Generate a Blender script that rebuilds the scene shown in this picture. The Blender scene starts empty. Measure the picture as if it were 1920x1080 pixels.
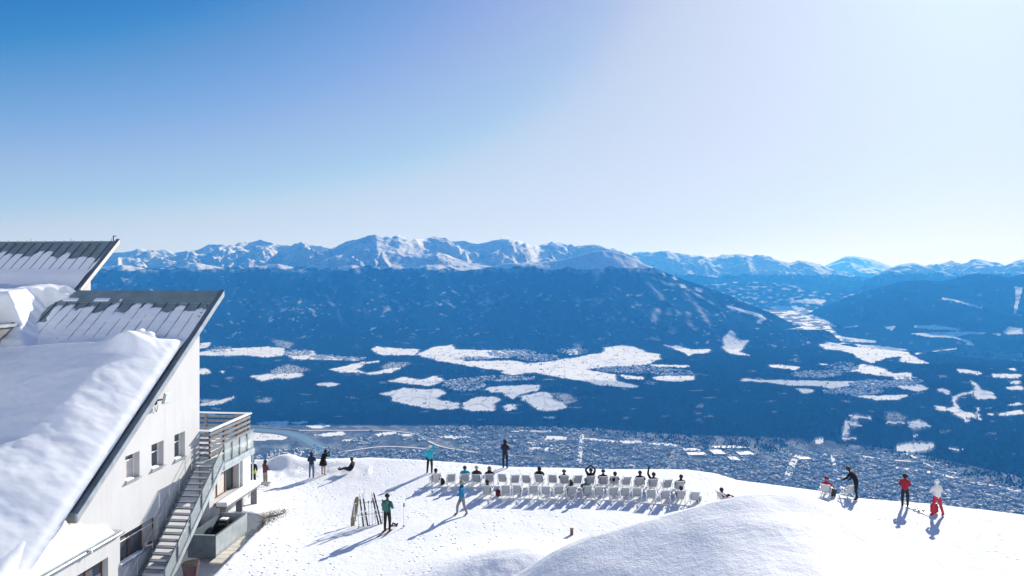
import bpy, bmesh, math, random
import numpy as np
from mathutils import Vector, Matrix

random.seed(7)
RNG = np.random.default_rng(7)
SC = bpy.context.scene
COL = SC.collection

# ------------------------------------------------------------------ camera
F = 1280.0          # focal length in pixels of the 1920 wide photograph (24 mm full frame)
CU, HV = 960.0, 508.0   # principal column, horizon row
CZ = 12.5           # camera height above the snow terrace (metres)
cam_d = bpy.data.cameras.new('camera')
cam_d.sensor_width = 36.0
cam_d.lens = 36.0 * F / 1920.0
cam_d.shift_y = -(540.0 - HV) / 1920.0
cam_d.clip_start = 0.5
cam_d.clip_end = 120000.0
cam = bpy.data.objects.new('camera', cam_d)
cam.location = (0, 0, CZ)
cam.rotation_euler = (math.radians(90), 0, 0)
COL.objects.link(cam)
SC.camera = cam

# ------------------------------------------------------------------ sky, sun, exposure
SUN_AZ, SUN_EL = math.radians(34.8), math.radians(24.2)   # azimuth clockwise from +Y
SKY_CURVES = (((0.8, 0.018), (1.17, 0.042), (1.37, 0.115), (1.7, 0.22), (2.15, 0.335), (2.8, 0.42), (3.67, 0.57), (6.3, 0.68), (10.8, 0.75), (15.7, 0.86)),
              ((1.5, 0.11), (2.14, 0.209), (2.43, 0.285), (3.54, 0.475), (4.2, 0.56), (5.3, 0.675), (8.0, 0.755), (11.8, 0.82), (16.1, 0.90)),
              ((2.0, 0.24), (4.05, 0.533), (4.6, 0.617), (5.5, 0.735), (6.1, 0.765), (8.3, 0.845), (10.9, 0.89), (14.5, 0.925)))
world = bpy.data.worlds.new('World'); SC.world = world; world.use_nodes = True
wn = world.node_tree; wn.nodes.clear()
w_out = wn.nodes.new('ShaderNodeOutputWorld'); w_bg = wn.nodes.new('ShaderNodeBackground')
w_sky = wn.nodes.new('ShaderNodeTexSky'); w_sky.sky_type = 'NISHITA'
w_sky.sun_disc = False
w_sky.sun_elevation = SUN_EL; w_sky.sun_rotation = SUN_AZ
w_sky.altitude = 1900.0; w_sky.air_density = 1.0; w_sky.dust_density = 2.5; w_sky.ozone_density = 4.0
w_bg.inputs['Strength'].default_value = 0.057
# the camera's response to the sky: one tone curve per channel (sky value / 20 -> picture value)
w_sep = wn.nodes.new('ShaderNodeSeparateColor'); w_com = wn.nodes.new('ShaderNodeCombineColor')
wn.links.new(w_sky.outputs[0], w_sep.inputs[0])
for i_, pts_ in enumerate(SKY_CURVES):
    n_ = wn.nodes.new('ShaderNodeMath'); n_.operation = 'DIVIDE'; n_.inputs[1].default_value = 20.0; n_.use_clamp = True
    c_ = wn.nodes.new('ShaderNodeFloatCurve'); cu_ = c_.mapping.curves[0]
    cu_.points[0].location = (0, 0); cu_.points[1].location = (1, 0.92)
    for x_, y_ in pts_: cu_.points.new(x_ / 20.0, y_)
    for p_ in cu_.points: p_.handle_type = 'AUTO_CLAMPED'
    c_.mapping.update()
    m_ = wn.nodes.new('ShaderNodeMath'); m_.operation = 'MULTIPLY'; m_.inputs[1].default_value = 10.3
    wn.links.new(w_sep.outputs[i_], n_.inputs[0]); wn.links.new(n_.outputs[0], c_.inputs['Value']); wn.links.new(c_.outputs[0], m_.inputs[0])
    wn.links.new(m_.outputs[0], w_com.inputs[i_])
wn.links.new(w_com.outputs[0], w_bg.inputs[0]); wn.links.new(w_bg.outputs[0], w_out.inputs[0])

sun_d = bpy.data.lights.new('sun', 'SUN'); sun_d.energy = 4.6; sun_d.angle = math.radians(0.5)
sun_d.color = (1.0, 0.955, 0.895)
sun = bpy.data.objects.new('sun', sun_d); COL.objects.link(sun)
sdir = Vector((math.sin(SUN_AZ) * math.cos(SUN_EL), math.cos(SUN_AZ) * math.cos(SUN_EL), math.sin(SUN_EL)))
sun.rotation_euler = sdir.to_track_quat('Z', 'Y').to_euler()
sun.location = sdir * 60

vs = SC.view_settings
vs.view_transform = 'Standard'; vs.look = 'None'; vs.gamma = 1.0; vs.use_curve_mapping = False
vs.exposure = 0.72
cy = SC.cycles
cy.use_denoising = True
cy.max_bounces = 6; cy.diffuse_bounces = 3; cy.glossy_bounces = 3; cy.transmission_bounces = 4
cy.volume_bounces = 1; cy.transparent_max_bounces = 8
cy.caustics_reflective = False; cy.caustics_refractive = False

# ------------------------------------------------------------------ helpers
def P(u, v, d):
    "the place that photo column u, row v shows at depth d (metres ahead of the camera)"
    return np.stack([(np.asarray(u, float) - CU) / F * d, np.asarray(d, float) + 0 * np.asarray(u, float),
                     CZ + (HV - np.asarray(v, float)) / F * d], -1)

def G(u, v, z=0.0):
    "ground point of height z seen at photo column u, row v"
    d = (CZ - z) * F / (v - HV)
    return Vector(((u - CU) / F * d, d, z))

_perm = RNG.permutation(512)
_g2 = RNG.normal(size=(512, 2)); _g2 /= np.linalg.norm(_g2, axis=1)[:, None]
def perlin(x, y):
    xi = np.floor(x).astype(np.int64); yi = np.floor(y).astype(np.int64)
    xf = x - xi; yf = y - yi
    def gr(ix, iy, dx, dy):
        g = _g2[(_perm[(ix % 512)] + iy) % 512]
        return g[..., 0] * dx + g[..., 1] * dy
    u = xf * xf * xf * (xf * (xf * 6 - 15) + 10); w = yf * yf * yf * (yf * (yf * 6 - 15) + 10)
    a = gr(xi, yi, xf, yf); b = gr(xi + 1, yi, xf - 1, yf)
    c = gr(xi, yi + 1, xf, yf - 1); d = gr(xi + 1, yi + 1, xf - 1, yf - 1)
    return ((a + (b - a) * u) * (1 - w) + (c + (d - c) * u) * w) * 1.4
def fbm(x, y, o=5, gain=0.5, lac=2.03):
    s = np.zeros(np.broadcast(x, y).shape); a = 1.0; t = 0.0
    for k in range(o):
        s += a * perlin(x + 17.3 * k, y - 9.1 * k); t += a; a *= gain; x = x * lac; y = y * lac
    return s / t
def ridged(x, y, o=5, gain=0.5, lac=2.05):
    s = np.zeros(np.broadcast(x, y).shape); a = 1.0; t = 0.0
    for k in range(o):
        n = 1.0 - np.abs(perlin(x + 31.7 * k, y + 5.3 * k)) * 1.6
        s += a * n; t += a; a *= gain; x = x * lac; y = y * lac
    return s / t
def crags(x, y, o=6, lac=2.07):
    "ridged multifractal: sharp crests, smoother hollows"
    s = np.zeros(np.broadcast(x, y).shape); w = np.ones_like(s); a = 1.0; t = 0.0
    for k in range(o):
        n = (1.0 - np.clip(np.abs(perlin(x + 31.7 * k, y + 5.3 * k)) * 1.5, 0, 1)) ** 2
        n = n * w; w = np.clip(n * 2.2, 0, 1); s += a * n; t += a; a *= 0.55; x = x * lac; y = y * lac
    return s / t * 1.25
def sstep(a, b, x):
    t = np.clip((x - a) / (b - a), 0, 1); return t * t * (3 - 2 * t)

def tag(o, label=None, cat=None, group=None, kind=None):
    if label: o['label'] = label
    if cat: o['category'] = cat
    if group: o['group'] = group
    if kind: o['kind'] = kind
    return o

def link(name, me, mats=(), parent=None):
    if not isinstance(mats, (list, tuple)): mats = [mats]
    if len(me.materials) == 0:
        for m in mats: me.materials.append(m)
    o = bpy.data.objects.new(name, me); COL.objects.link(o)
    if parent is not None: o.parent = parent
    return o

def empty(name, loc=(0, 0, 0), rz=0.0):
    o = bpy.data.objects.new(name, None); COL.objects.link(o)
    o.location = loc; o.rotation_euler = (0, 0, rz); o.empty_display_size = 0.3
    return o

def mesh_np(name, verts, faces, smooth=True, attrs=None, mat_idx=None):
    "fast mesh from numpy arrays; faces (n,3) or (n,4)"
    me = bpy.data.meshes.new(name)
    nv, nf, k = len(verts), len(faces), faces.shape[1]
    me.vertices.add(nv); me.vertices.foreach_set('co', np.ascontiguousarray(verts, np.float32).ravel())
    me.loops.add(nf * k); me.loops.foreach_set('vertex_index', np.ascontiguousarray(faces, np.int32).ravel())
    me.polygons.add(nf)
    me.polygons.foreach_set('loop_start', np.arange(0, nf * k, k, dtype=np.int32))
    me.polygons.foreach_set('loop_total', np.full(nf, k, np.int32))
    me.polygons.foreach_set('use_smooth', np.full(nf, smooth, bool))
    if mat_idx is not None: me.polygons.foreach_set('material_index', np.ascontiguousarray(mat_idx, np.int32))
    for an, av in (attrs or {}).items():
        at = me.attributes.new(an, 'FLOAT', 'POINT'); at.data.foreach_set('value', np.ascontiguousarray(av, np.float32).ravel())
    me.update(calc_edges=True)
    return me

def grid_faces(nr, nc):
    i = np.arange((nr - 1) * (nc - 1)); r = i // (nc - 1); c = i % (nc - 1); a = r * nc + c
    return np.stack([a, a + 1, a + nc + 1, a + nc], 1)

# ------------------------------------------------------------------ node material helper
class NM:
    def __init__(s, name):
        s.m = bpy.data.materials.new(name); s.m.use_nodes = True
        s.t = s.m.node_tree; s.b = s.t.nodes['Principled BSDF']
    def n(s, typ, **kw):
        x = s.t.nodes.new(typ)
        for k, v in kw.items():
            if k == 'inp':
                for kk, vv in v.items():
                    if isinstance(vv, bpy.types.NodeSocket): s.t.links.new(vv, x.inputs[kk])
                    else: x.inputs[kk].default_value = vv
            else: setattr(x, k, v)
        return x
    def l(s, a, b): s.t.links.new(a, b)
    def noise(s, scale, detail=4, rough=0.55, vec=None):
        x = s.n('ShaderNodeTexNoise', inp={'Scale': scale, 'Detail': detail, 'Roughness': rough})
        if vec is not None: s.l(vec, x.inputs['Vector'])
        return x.outputs['Fac']
    def math(s, op, a, b=None, c=None, clamp=False):
        x = s.n('ShaderNodeMath', operation=op, use_clamp=clamp)
        for i, q in enumerate((a, b, c)):
            if q is None: continue
            if isinstance(q, bpy.types.NodeSocket): s.l(q, x.inputs[i])
            else: x.inputs[i].default_value = q
        return x.outputs[0]
    def rng(s, v, a, b, c=0.0, d=1.0, smooth=False):
        x = s.n('ShaderNodeMapRange', clamp=True)
        if smooth: x.interpolation_type = 'SMOOTHSTEP'
        s.l(v, x.inputs['Value'])
        for k, q in zip(('From Min', 'From Max', 'To Min', 'To Max'), (a, b, c, d)): x.inputs[k].default_value = q
        return x.outputs['Result']
    def mix(s, f, a, b):
        x = s.n('ShaderNodeMix', data_type='RGBA')
        for k, q in ((0, f), (6, a), (7, b)):
            if isinstance(q, bpy.types.NodeSocket): s.l(q, x.inputs[k])
            else: x.inputs[k].default_value = (*q, 1) if isinstance(q, (tuple, list)) and len(q) == 3 else q
        return x.outputs[2]
    def attr(s, name): return s.n('ShaderNodeAttribute', attribute_name=name).outputs['Fac']
    def pos(s): return s.n('ShaderNodeNewGeometry').outputs['Position']
    def obj(s): return s.n('ShaderNodeTexCoord').outputs['Object']
    def scale(s, vec, sc):
        x = s.n('ShaderNodeVectorMath', operation='MULTIPLY'); s.l(vec, x.inputs[0]); x.inputs[1].default_value = sc
        return x.outputs[0]
    def bump(s, h, strength=0.3, dist=0.1):
        x = s.n('ShaderNodeBump', inp={'Strength': strength, 'Distance': dist}); s.l(h, x.inputs['Height'])
        s.l(x.outputs[0], s.b.inputs['Normal'])
    def set(s, color=None, rough=None, metal=None, spec=None, **kw):
        if color is not None:
            if isinstance(color, bpy.types.NodeSocket): s.l(color, s.b.inputs['Base Color'])
            else: s.b.inputs['Base Color'].default_value = (*color, 1)
        for k, q in (('Roughness', rough), ('Metallic', metal), ('Specular IOR Level', spec)):
            if q is None: continue
            if isinstance(q, bpy.types.NodeSocket): s.l(q, s.b.inputs[k])
            else: s.b.inputs[k].default_value = q
        for k, q in kw.items(): s.b.inputs[k].default_value = q
        return s.m
# ================================================================== THE LANDSCAPE
SNOW = (0.82, 0.84, 0.875)
FOREST = (0.003, 0.020, 0.036)

def far_material(name, forest=FOREST, forest2=(0.004, 0.026, 0.044), rock=(0.055, 0.065, 0.085), nscale=0.012, soft=0.10):
    M = NM(name); p = M.pos()
    n1 = M.noise(nscale, 6, 0.62, p); n2 = M.noise(nscale * 5, 4, 0.6, p)
    a = M.attr('snow'); r = M.attr('rock'); thin = M.attr('thin')
    jag = M.math('ADD', a, M.math('MULTIPLY', M.math('ADD', M.math('MULTIPLY', M.math('SUBTRACT', n1, 0.5), 1.3), M.math('MULTIPLY', M.math('SUBTRACT', n2, 0.5), 0.7)), 0.55))
    f = M.rng(jag, 0.5 - soft, 0.5 + soft)
    f = M.math('MAXIMUM', f, M.math('MULTIPLY', thin, M.rng(n2, 0.3, 0.6, 0.4, 1.0)))
    fo = M.mix(M.rng(n2, 0.35, 0.7), forest, forest2)
    lowf = M.noise(0.0014, 4, 0.6, M.scale(p, (1.0, 0.5, 2.0)))
    fo = M.mix(M.rng(lowf, 0.48, 0.68, 0.0, 0.75), fo, (0.007, 0.042, 0.072))
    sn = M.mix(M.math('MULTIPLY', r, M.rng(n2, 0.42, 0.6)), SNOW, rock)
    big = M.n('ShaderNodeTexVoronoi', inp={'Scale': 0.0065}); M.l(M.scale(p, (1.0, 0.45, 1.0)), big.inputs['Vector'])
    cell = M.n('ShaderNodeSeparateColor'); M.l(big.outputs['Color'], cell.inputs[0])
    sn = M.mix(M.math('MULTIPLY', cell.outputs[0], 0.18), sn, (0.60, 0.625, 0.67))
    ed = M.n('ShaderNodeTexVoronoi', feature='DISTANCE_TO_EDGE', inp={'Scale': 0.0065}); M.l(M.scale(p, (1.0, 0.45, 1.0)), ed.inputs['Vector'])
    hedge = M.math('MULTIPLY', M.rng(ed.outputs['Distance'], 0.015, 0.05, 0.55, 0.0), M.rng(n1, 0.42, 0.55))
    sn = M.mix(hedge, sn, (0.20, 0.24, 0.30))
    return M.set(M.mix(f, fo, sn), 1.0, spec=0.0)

def poly_mask(U, V, poly):
    p = np.asarray(poly, float); inside = np.zeros(U.shape, bool)
    lo = p.min(0) - 1; hi = p.max(0) + 1
    sel = (U > lo[0]) & (U < hi[0]) & (V > lo[1]) & (V < hi[1])
    if not sel.any(): return inside
    x = U[sel]; y = V[sel]; ins = np.zeros(x.shape, bool); j = len(p) - 1
    for i in range(len(p)):
        xi, yi = p[i]; xj, yj = p[j]
        c = ((yi > y) != (yj > y)) & (x < (xj - xi) * (y - yi) / (yj - yi + 1e-9) + xi)
        ins ^= c; j = i
    inside[sel] = ins
    return inside

def Z(poly, ox, oy): return [(ox + x / 4.0, oy + y / 4.0) for x, y in poly]
A6 = (370, 620); A7 = (820, 620); A8 = (1440, 640); A5 = (1440, 440); A4 = (1060, 440)
FIELDS = [Z(p, *o) for o, ps in (
 (A6, [
  [(15,165),(130,140),(320,130),(520,120),(650,130),(640,190),(500,200),(350,185),(15,185)],
  [(650,165),(860,150),(900,185),(1220,208),(1210,224),(950,218),(720,212)],
  [(15,95),(110,90),(60,130),(15,138)],
  [(395,340),(560,325),(690,320),(800,320),(780,345),(700,360),(600,355),(480,375)],
  [(1000,290),(1170,250),(1250,235),(1250,260),(1190,290),(1270,320),(1420,290),(1540,270),(1460,310),(1300,332),(1200,312),(1080,312)],
  [(890,400),(1000,385),(1080,400),(990,420),(900,412)],
  [(15,288),(80,285),(105,320),(50,325),(15,322)],
  [(170,305),(220,300),(200,322)],
  [(1415,380),(1560,350),(1680,370),(1780,340),(1860,375),(1740,415),(1600,400)],
  [(1360,475),(1560,430),(1700,440),(1830,440),(1860,470),(1780,510),(1920,540),(1920,588),(1780,585),(1600,562),(1460,522),(1460,490)],
  [(1300,140),(1350,120),(1500,135),(1670,140),(1640,180),(1500,185),(1370,180)],
  [(1650,180),(1780,120),(1930,120),(1930,245),(1800,225)],
  [(1260,238),(1370,226),(1370,236),(1265,246)],
  [(440,690),(680,680),(660,710),(480,702)],[(700,690),(830,680),(760,706)],[(810,715),(930,695),(1010,712),(900,736)],
  [(390,760),(560,757),(735,785),(640,815),(400,830)],[(1330,775),(1480,750),(1500,772),(1360,795)],[(1500,775),(1680,770),(1560,800)],
  [(880,780),(1080,755),(1130,780),(960,792)],[(1820,790),(1930,785),(1930,810)],
  [(15,548),(180,520),(280,490),(270,508),(200,540),(120,560),(15,562)],[(15,630),(130,622),(120,640),(15,645)],
  [(1080,822),(1180,812),(1180,824),(1080,828)],
 ]),
 (A7, [
  [(-4,120),(100,110),(120,140),(480,150),(640,150),(680,180),(600,182),(520,208),(430,202),(200,212),(180,230),(480,225),(600,230),(680,250),(1060,200),(1130,180),(1240,170),(1260,130),(1380,105),(1500,130),(1570,165),(1660,175),(1680,210),(1560,255),(1200,280),(1110,290),(1330,330),(1340,380),(1510,412),(1490,430),(1200,405),(1120,380),(880,345),(730,310),(560,332),(480,322),(500,297),(380,287),(100,240),(-4,215)],
  [(970,150),(1060,135),(1060,180),(980,180)],[(1600,255),(1890,262),(1890,275),(1620,270)],
  [(1370,330),(1550,350),(1550,368),(1400,360)],
  [(1610,350),(1700,335),(1920,340),(1920,370),(1800,382),(1640,372)],
  [(360,440),(400,420),(760,405),(760,445),(640,470),(560,515),(500,480),(490,460),(400,462)],
  [(190,540),(300,500),(420,495),(480,515),(420,550),(430,600),(300,602),(200,590)],
  [(640,490),(800,455),(850,470),(860,510),(950,540),(960,580),(830,605),(720,580),(700,545),(640,520)],
  [(490,565),(570,550),(590,590),(520,602)],[(-4,530),(170,545),(160,580),(-4,590)],
  [(440,370),(560,350),(600,372),(480,380)],[(180,400),(250,392),(240,410)],
  [(820,785),(980,795),(960,825),(810,815)],[(1370,825),(1550,830),(1540,852),(1380,842)],
  [(1100,803),(1180,812),(1370,826),(1360,838),(1100,812)],[(1580,840),(1810,850),(1800,867),(1600,857)],
  [(680,880),(770,870),(770,890),(690,894)],[(20,800),(160,790),(230,790),(150,812)],[(810,880),(845,870),(835,905),(808,905)],
  [(800,645),(890,650),(880,660),(800,655)],[(560,750),(860,748),(860,756),(560,756)],
 ]),
 (A8, [
  [(-200,280),(0,290),(150,290),(500,300),(800,300),(900,330),(1000,330),(930,262),(900,262),(600,222),(700,172),(820,190),(930,242),(1070,235),(1080,300),(1210,355),(1120,377),(960,342),(830,342),(560,337),(480,357),(380,332),(180,332),(0,308),(-200,295)],
  [(580,395),(690,385),(800,410),(1060,400),(980,440),(830,440),(770,432),(640,407)],
  [(200,350),(330,360),(330,385),(270,390)],
  [(5,172),(130,180),(245,190),(225,215),(60,190)],[(390,165),(460,172),(450,182),(395,176)],
  [(1410,210),(1500,215),(1610,235),(1580,250),(1440,232)],[(1680,240),(1900,250),(1880,277),(1700,272)],
  [(1780,345),(1910,333),(1900,362),(1800,362)],[(1800,200),(1850,202),(1855,222),(1810,216)],
  [(1270,360),(1320,353),(1370,375),(1350,407)],[(1820,300),(1890,295),(1890,318),(1830,318)],
  [(1505,283),(1560,318),(1600,358),(1700,388),(1700,430),(1550,437),(1540,392),(1560,352)],
  [(1245,480),(1330,490),(1340,522),(1280,522)],[(1340,510),(1400,488),(1440,520),(1540,540),(1560,572),(1480,572),(1420,562)],
  [(1375,440),(1390,412),(1440,396),(1540,372),(1545,382),(1450,408),(1410,425),(1405,450),(1500,598),(1470,605),(1440,545)],
  [(1560,500),(1600,488),(1575,510),(1575,540),(1610,600),(1600,603),(1560,545)],
  [(1720,545),(1900,513),(1920,540),(1740,562)],[(1630,540),(1700,543),(1680,562)],[(1790,480),(1880,458),(1920,470),(1880,482)],
  [(880,602),(1060,605),(1130,590),(1230,635),(1080,647),(1050,617),(890,617)],
  [(960,790),(1040,765),(1230,765),(1250,790),(1180,815),(1060,832),(960,822)],
  [(1350,800),(1500,815),(1360,817)],[(610,555),(780,565),(770,582),(650,577)],[(600,600),(640,600),(712,635),(640,632)],
  [(540,720),(660,718),(660,736),(545,732)],[(360,735),(410,728),(410,760),(360,765)],
  [(580,590),(560,700),(600,700),(610,600)],
  [(1090,700),(1120,700),(1115,715),(1092,714)],
 ]),
 (A5, [
  [(385,720),(480,740),(580,768),(830,797),(800,812),(600,802),(470,790),(420,760)],
  [(385,828),(440,792),(600,815),(900,840),(1040,860),(1070,900),(1205,968),(1100,968),(990,952),(1000,912),(900,922),(780,962),(690,932),(640,892),(550,867),(430,862)],
  [(870,690),(960,685),(930,722)],[(1090,680),(1250,680),(1420,703),(1440,716),(1250,712),(1100,697)],
  [(1060,740),(1400,728),(1640,733),(1640,742),(1500,747),(1380,772),(1200,767)],
  [(1480,820),(1530,800),(1552,837)],[(1800,690),(1920,708),(1920,748),(1800,747),(1760,735)],[(1680,740),(1750,740),(1740,762)],
  [(-10,540),(200,538),(290,552),(200,595),(90,575)],[(200,492),(340,480),(440,490),(400,522),(230,512)],
  [(190,620),(330,600),(450,650),(520,692),(420,692),(300,672)],[(540,690),(690,683),(600,702)],
  [(1300,468),(1400,488),(1620,545),(1600,556),(1440,512),(1310,487)],
  [(1848,388),(1912,398),(1892,470),(1862,592),(1843,587),(1858,460)],
  [(380,340),(430,345),(440,360),(400,358)],[(450,405),(490,400),(480,425)],
  [(1380,770),(1410,768),(1530,800),(1510,812)],[(1100,895),(1150,882),(1420,850),(1420,857),(1160,892),(1105,906)],
 ]),
 (A4, [
  [(730,825),(850,835),(940,862),(1090,858),(1080,882),(960,892),(930,914),(880,882),(800,852)],
  [(1185,770),(1250,712),(1300,800),(1365,790),(1335,850),(1300,882),(1395,907),(1270,902),(1185,862)],
  [(1520,975),(1640,980),(1765,990),(1740,1017),(1560,992)],
  [(800,315),(830,318),(820,345)],[(850,372),(905,370),(910,400),(870,395)],[(980,392),(1020,405),(1020,435),(995,425)],
  [(1215,530),(1400,580),(1490,610),(1500,630),(1450,670),(1430,655),(1470,630),(1405,600),(1215,545)],
  [(715,285),(750,298),(740,306)],
 ]),
) for p in ps]

SHADED_SNOW = [Z(p, *o) for o, ps in (   # open snow in shade, its dimness painted as a half mix with forest
 (A4, [[(600,340),(640,380),(700,430),(750,490),(720,490),(650,430)],[(880,410),(930,440),(970,490),(1050,610),(1150,770),(1140,772),(1040,625),(960,510)],
       [(650,590),(690,550),(715,560),(690,610),(690,670),(645,640)],[(755,545),(785,550),(785,600),(760,600)],[(785,640),(820,700),(840,745),(770,740)],
       [(815,545),(870,590),(860,600),(825,575)],[(905,590),(930,570),(930,640),(980,720),(960,715),(915,660)],
       [(160,200),(330,190),(290,240),(240,350),(215,320)],[(940,410),(1040,480),(1110,510),(1100,520),(1000,470)],
       [(620,765),(690,775),(730,800),(640,785)],[(640,310),(760,360),(860,370),(780,385),(680,340)]]),
 (A6, [[(540,300),(680,250),(840,290),(780,320),(560,325)],[(1380,270),(1450,235),(1610,240),(1540,280),(1400,290)],[(440,520),(530,495),(565,520),(540,540),(450,535)],
       [(550,60),(720,90),(700,140),(600,110)],[(20,515),(180,520),(60,545),(20,545)]]),
 (A7, [[(855,470),(985,470),(1050,530),(960,550),(900,500)]]),
 (A8, [[(880,540),(960,535),(1040,570),(1030,600),(900,590)]]),
 (A5, [[(650,400),(840,330),(870,280),(890,290),(860,350),(700,385)],[(1650,410),(1780,365),(1700,420)]]),
) for p in ps]

# ---- main sheet: Inn valley floor, southern terraces, the forested mountain
KC = np.array([-500, 300, 600, 900, 1130, 1300, 1545, 1700, 1920, 2500], float)
ZB = -1335.0
# columns of the profile: (v of floor edge), (v,z of terrace front), (v,z plateau front), (v,z mountain foot), ridge (v, Y), back
floor_v = np.array([792, 792, 795, 797, 806, 822, 835, 850, 900, 930], float)
t1_v = np.array([770, 770, 772, 772, 760, 752, 745, 770, 800, 810], float); t1_z = np.array([-1255, -1255, -1250, -1250, -1225, -1200, -1180, -1215, -1240, -1250], float)
t2_v = np.array([718, 718, 716, 712, 714, 718, 712, 720, 745, 750], float); t2_z = np.array([-1140, -1140, -1130, -1110, -1095, -1085, -1080, -1120, -1190, -1190], float)
ft_v = np.array([640, 640, 642, 642, 648, 655, 655, 660, 690, 700], float); ft_z = np.array([-1045, -1045, -1040, -1035, -1035, -1050, -1075, -1100, -1130, -1130], float)
rd_u = np.array([-500, 150, 230, 300, 370, 440, 520, 590, 660, 730, 800, 870, 950, 1050, 1085, 1110, 1130, 1150, 1170, 1195, 1250, 1330, 1420, 1500, 1545, 1600, 1660, 1800, 2500], float)
rd_v = np.array([507, 507, 497, 509, 494, 506, 495, 510, 498, 510, 497, 508, 496, 489, 481, 474, 471, 473, 478, 490, 512, 541, 577, 612, 634, 655, 668, 680, 684], float)
rd_Y = np.array([13600, 13600, 13600, 13550, 13500, 13450, 13400, 13300, 13200, 13100, 13000, 12900, 12800, 12500, 12400, 12400, 12400, 12300, 12300, 12200, 12000, 11700, 11300, 10900, 10700, 11400, 12200, 12500, 12500], float)

DU = 2.5
us = np.arange(-420, 2361, DU); NC = len(us)
ci = lambda a: np.interp(us, KC, a)
def ysol(v, z): return -z * F / (v - HV)
yb = ysol(ci(floor_v), ZB)
y1 = np.maximum(ysol(ci(t1_v), ci(t1_z)), yb + 120); y2 = np.maximum(ysol(ci(t2_v), ci(t2_z)), y1 + 500)
y3 = np.maximum(ysol(ci(ft_v), ci(ft_z)), y2 + 900)
def smooth1(a, n):
    k = np.hanning(2 * n + 1); k /= k.sum(); return np.convolve(np.pad(a, n, mode='edge'), k, 'valid')
yr = smooth1(np.interp(us, rd_u, rd_Y), 56); y3 = smooth1(y3, 40); y2 = smooth1(y2, 25); y1 = smooth1(y1, 15); zr = (HV - np.interp(us, rd_u, rd_v)) / F * yr
yr = np.maximum(yr, y3 + 300)
seg = [(np.full(NC, 1500.0), np.full(NC, ZB), 6), (np.full(NC, 3300.0), np.full(NC, ZB), 125), (yb, np.full(NC, ZB), 34), (y1, ci(t1_z), 70), (y2, ci(t2_z), 90), (y3, ci(ft_z), 130), (yr, zr, 16), (yr + 1500, zr - 450, 6), (yr * 0 + 60000, np.full(NC, -1300.0), 1)]
rowsY, rowsZ, rowsT = [], [], []
for k in range(len(seg) - 1):
    (ya, za, n), (yb_, zb_, _) = seg[k], seg[k + 1]
    for i in range(n):
        t = i / n
        if k in (2, 3, 4): tt = t
        elif k == 5: tt = t
        else: tt = t
        Yq = ya + (yb_ - ya) * t
        if k == 1: Yq = 1.0 / ((1 / ya) * (1 - t) + (1 / yb_) * t)
        zt = t
        if k == 5: zt = t ** 1.22          # concave foot
        if k == 2: zt = t * t * (3 - 2 * t)
        Zq = za + (zb_ - za) * zt
        rowsY.append(Yq); rowsZ.append(Zq); rowsT.append(np.full(NC, k + t))
rowsY.append(seg[-1][0]); rowsZ.append(seg[-1][1]); rowsT.append(np.full(NC, 8.0))
YY = np.array(rowsY); ZZ = np.array(rowsZ); TT = np.array(rowsT)
UU = np.broadcast_to(us, YY.shape)
XX = (UU - CU) / F * YY
# relief
bump_s = sstep(2.0, 3.2, TT) * (1 - sstep(6.0, 6.6, TT))
slope_s = sstep(5.0, 5.35, TT) * (1 - sstep(5.9, 6.05, TT))
ZZ = ZZ + bump_s * 16 * fbm(XX / 900, YY / 900, 4) * (1 - slope_s)
ZZ = ZZ + slope_s * (120 * (ridged((XX + 0.35 * YY) / 1500, YY / 4200, 5) - 0.5) + 60 * (ridged((XX - 0.2 * YY) / 700 + 3, YY / 2200, 4) - 0.5) + 22 * fbm(XX / 330, YY / 800, 4))
ZZ = ZZ + sstep(5.85, 6.0, TT) * (1 - sstep(6.0, 6.3, TT)) * (16 * fbm(XX / 400, YY / 400, 4) + 14 * fbm(XX / 110, YY / 110, 3) * (ZZ < 150))
# wooded ridge on the right, in front of the Sill gorge
VV = HV - F * ZZ / YY
rid = np.exp(-((UU - 1790) / 95.0) ** 2) * np.exp(-((YY - 7100) / 750.0) ** 2) * 130
rid += np.exp(-((UU - 1560) / 240.0) ** 2) * np.exp(-((YY - 5650) / 420.0) ** 2) * 60
ZZ = ZZ + rid
VV = HV - F * ZZ / YY
# where snow lies open
snow = np.zeros(YY.shape)
wu = UU + 8 * fbm(UU / 16.0, VV / 5.0, 5, 0.55); wv = VV + 2.4 * fbm(UU / 13.0 + 50, VV / 5.0 + 9, 5, 0.55)
for poly in FIELDS: snow[poly_mask(wu, wv, poly)] = 1.0
pale = np.zeros(YY.shape)
for poly in SHADED_SNOW: pale[poly_mask(wu, wv, poly)] = 1.0
def blur(a, n=1):
    for _ in range(n):
        b = a.copy(); b[1:-1] = (a[:-2] + 2 * a[1:-1] + a[2:]) / 4
        a = b.copy(); a[:, 1:-1] = (b[:, :-2] + 2 * b[:, 1:-1] + b[:, 2:]) / 4
    return a
vis = (TT > 1.0) & (TT < 6.05)
holes = sstep(0.30, 0.36, fbm(UU / 9.0 + 77, VV / 3.2, 4)); snow = snow * (1 - 0.9 * holes); pale = blur(pale, 2)
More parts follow.
